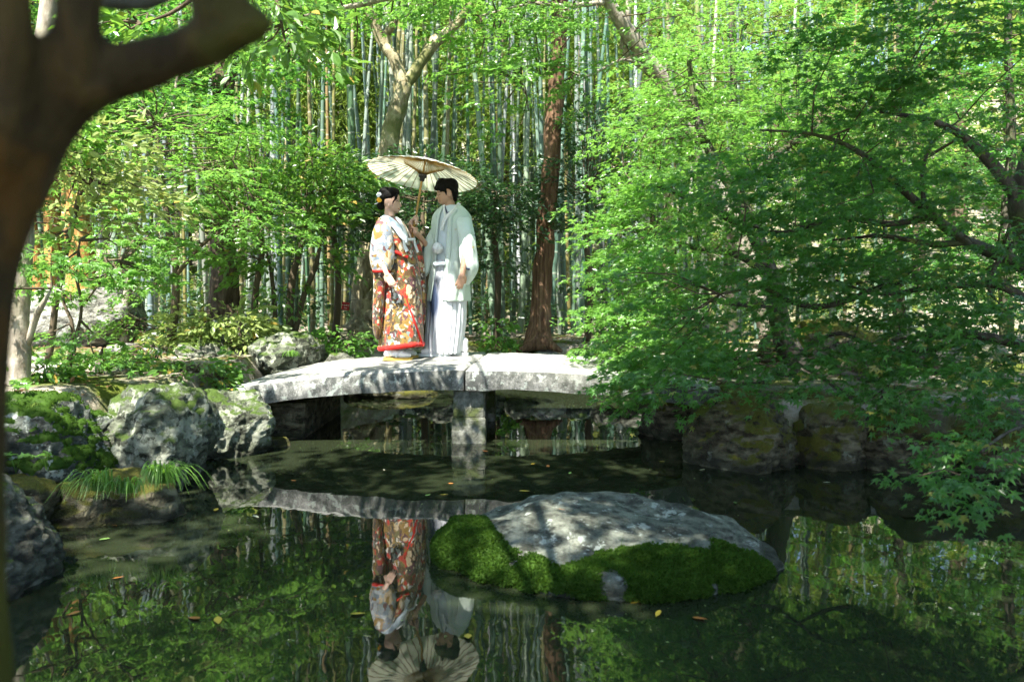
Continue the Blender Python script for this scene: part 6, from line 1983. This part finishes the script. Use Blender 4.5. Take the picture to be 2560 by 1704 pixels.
# ------------------------------------------------------------------ leaves floating on the pond
FL = [(1597, 1504, 'y', .075, "yellow leaf floating in front of the island rock"), (1645, 1535, 'y', .07, "narrow olive yellow leaf beside the yellow one before the island rock"), (1530, 1490, 'w', .06, "pale curled leaf at the foot of the island rock"),
      (1170, 1592, 'y', .06, "yellow leaf on the parasol's reflection"), (1312, 1228, 'y', .07, "yellow leaf floating just beyond the island rock"), (1213, 1128, 'o', .06, "orange leaf right of the bridge pillar's foot"),
      (1370, 1165, 'o', .06, "brown orange leaf floating in the bridge's shade"), (1332, 1160, 'y', .04, "small ochre leaf left of the brown one in the bridge's shade"), (1425, 1183, 'g', .05, "green leaf floating in the bridge's shade"),
      (1127, 1209, 'o', .04, "small orange leaf left of the pillar's reflection"), (1070, 1238, 'g', .06, "pale green leaf floating at the edge of the bridge's reflection"), (1110, 1237, 'y', .05, "thin yellow leaf beside the pale green one at the bridge's reflection"),
      (1005, 1136, 'y', .035, "small yellow leaf under the bridge's near span"), (925, 1127, 'g', .035, "small green leaf under the bridge's near span"), (735, 1202, 'o', .04, "small orange leaf near the lit end of the bridge's reflection"),
      (487, 1183, 'o', .055, "orange leaf in the shade beside the large grass tuft"), (282, 1312, 'o', .075, "orange leaf at the water's edge below the narrow grass tuft"), (262, 1348, 'g', .055, "green leaf on dark water below the orange leaf"),
      (184, 1534, 'o', .05, "round orange leaf on the dark corner of the pond"), (485, 1546, 'o', .06, "tan leaf on the mirrored foliage left of centre"), (545, 1552, 'y', .065, "olive leaf next to the tan leaf on the mirrored foliage"),
      (295, 1445, 'o', .05, "brown leaf floating off the near boulder"), (640, 1292, 'w', .07, "pale stick-like leaf just below the bridge's reflection"), (895, 1535, 'y', .06, "curled tan leaf left of the bride's reflection"),
      (1755, 1175, 'w', .07, "pale bamboo leaf off the dark mossy boulder"), (2066, 1206, 'w', .05, "pale leaf on the black water before the shaded bank"), (1655, 1154, 'y', .05, "small leaf between the bridge's shade and the dark boulder"),
      (1838, 1257, 'g', .05, "green leaf right beside the island rock's far end"), (540, 1275, 'y', .06, "straw coloured leaf at the tip of the drooping grass"), (2310, 1300, 'y', .04, "small yellow leaf on the dark water under the drooping maple"),
      (1750, 1547, 'o', .06, "dull orange leaf sunk in the shade of the island rock"), (960, 1175, 'w', .03, "tiny pale leaf midway under the near span")]
lc_ = {'y': (0.50, 0.36, 0.04), 'o': (0.45, 0.16, 0.04), 'g': (0.16, 0.28, 0.07), 'w': (0.55, 0.52, 0.36)}
fm_ = {k: plain("floating_leaf_" + k, c, 0.5, 0.35, 30, 0.2, 0.3) for k, c in lc_.items()}
s_ = np.linspace(0, 1, 8)
wd = 0.24 * np.sin(math.pi * s_ ** 0.8) + 0.004
lv = np.concatenate([np.stack([-wd, s_ - 0.5, 0.05 * (s_ - 0.5) ** 2 + 0.10 * wd], -1), np.stack([0 * wd, s_ - 0.5, 0.05 * (s_ - 0.5) ** 2], -1), np.stack([wd, s_ - 0.5, 0.05 * (s_ - 0.5) ** 2 + 0.10 * wd], -1)])
lq = [(i, i + 1, i + 9, i + 8) for i in range(7)] + [(8 + i, 9 + i, 17 + i, 16 + i) for i in range(7)]
lme = {k: np_mesh("floating_leaf", lv, np.array(lq), m_) for k, m_ in fm_.items()}
g = np.random.default_rng(3)
for px, py, cc, L, lb in FL:
    yy = CH * FPX / (py - HY)
    o = bpy.data.objects.new("floating_leaf", lme[cc])
    link(o)
    o.location = ((px - CX) / FPX * yy, yy, 0.0035)
    o.rotation_euler = (g.normal(0, 0.04), g.normal(0, 0.06), g.uniform(0, 6.28))
    o.scale = (L * (0.55 if 'stick' in lb or 'bamboo' in lb or 'narrow' in lb or 'thin' in lb else 0.9), L, L)
    tag(o, lb, "leaf", "leaves floating on the pond")
o = bpy.data.objects.new("fallen_leaf", lme['o'])
link(o)
o.location = tuple(P(1402, 1272, 3.66))
o.rotation_euler = (0.1, 0.2, 1.2)
o.scale = (0.04, 0.045, 0.05)
tag(o, "brown dead leaf lying on top of the island rock", "leaf")
n_ = 240
px_, py_ = rng.uniform(500, 2500, n_), rng.uniform(1010, 1690, n_)
yy = CH * FPX / (py_ - HY)
xx_ = (px_ - CX) / FPX * yy
keep = (pond_sdf(xx_, yy) < -0.05)
pos = np.stack([xx_, yy, 0.003 + 0 * yy], -1)[keep]
o = put_leaves("water_specks", 'rhomb', pos, rng.normal(size=(len(pos), 3)) * np.array([1, 1, 0.02]), np.array([0, 0, 1.0]) + 0 * pos, rng.uniform(0.006, 0.02, len(pos)), M['pale_leaf'], None, True)
tag(o, "tiny pale bits of leaf scattered over the water", "specks")
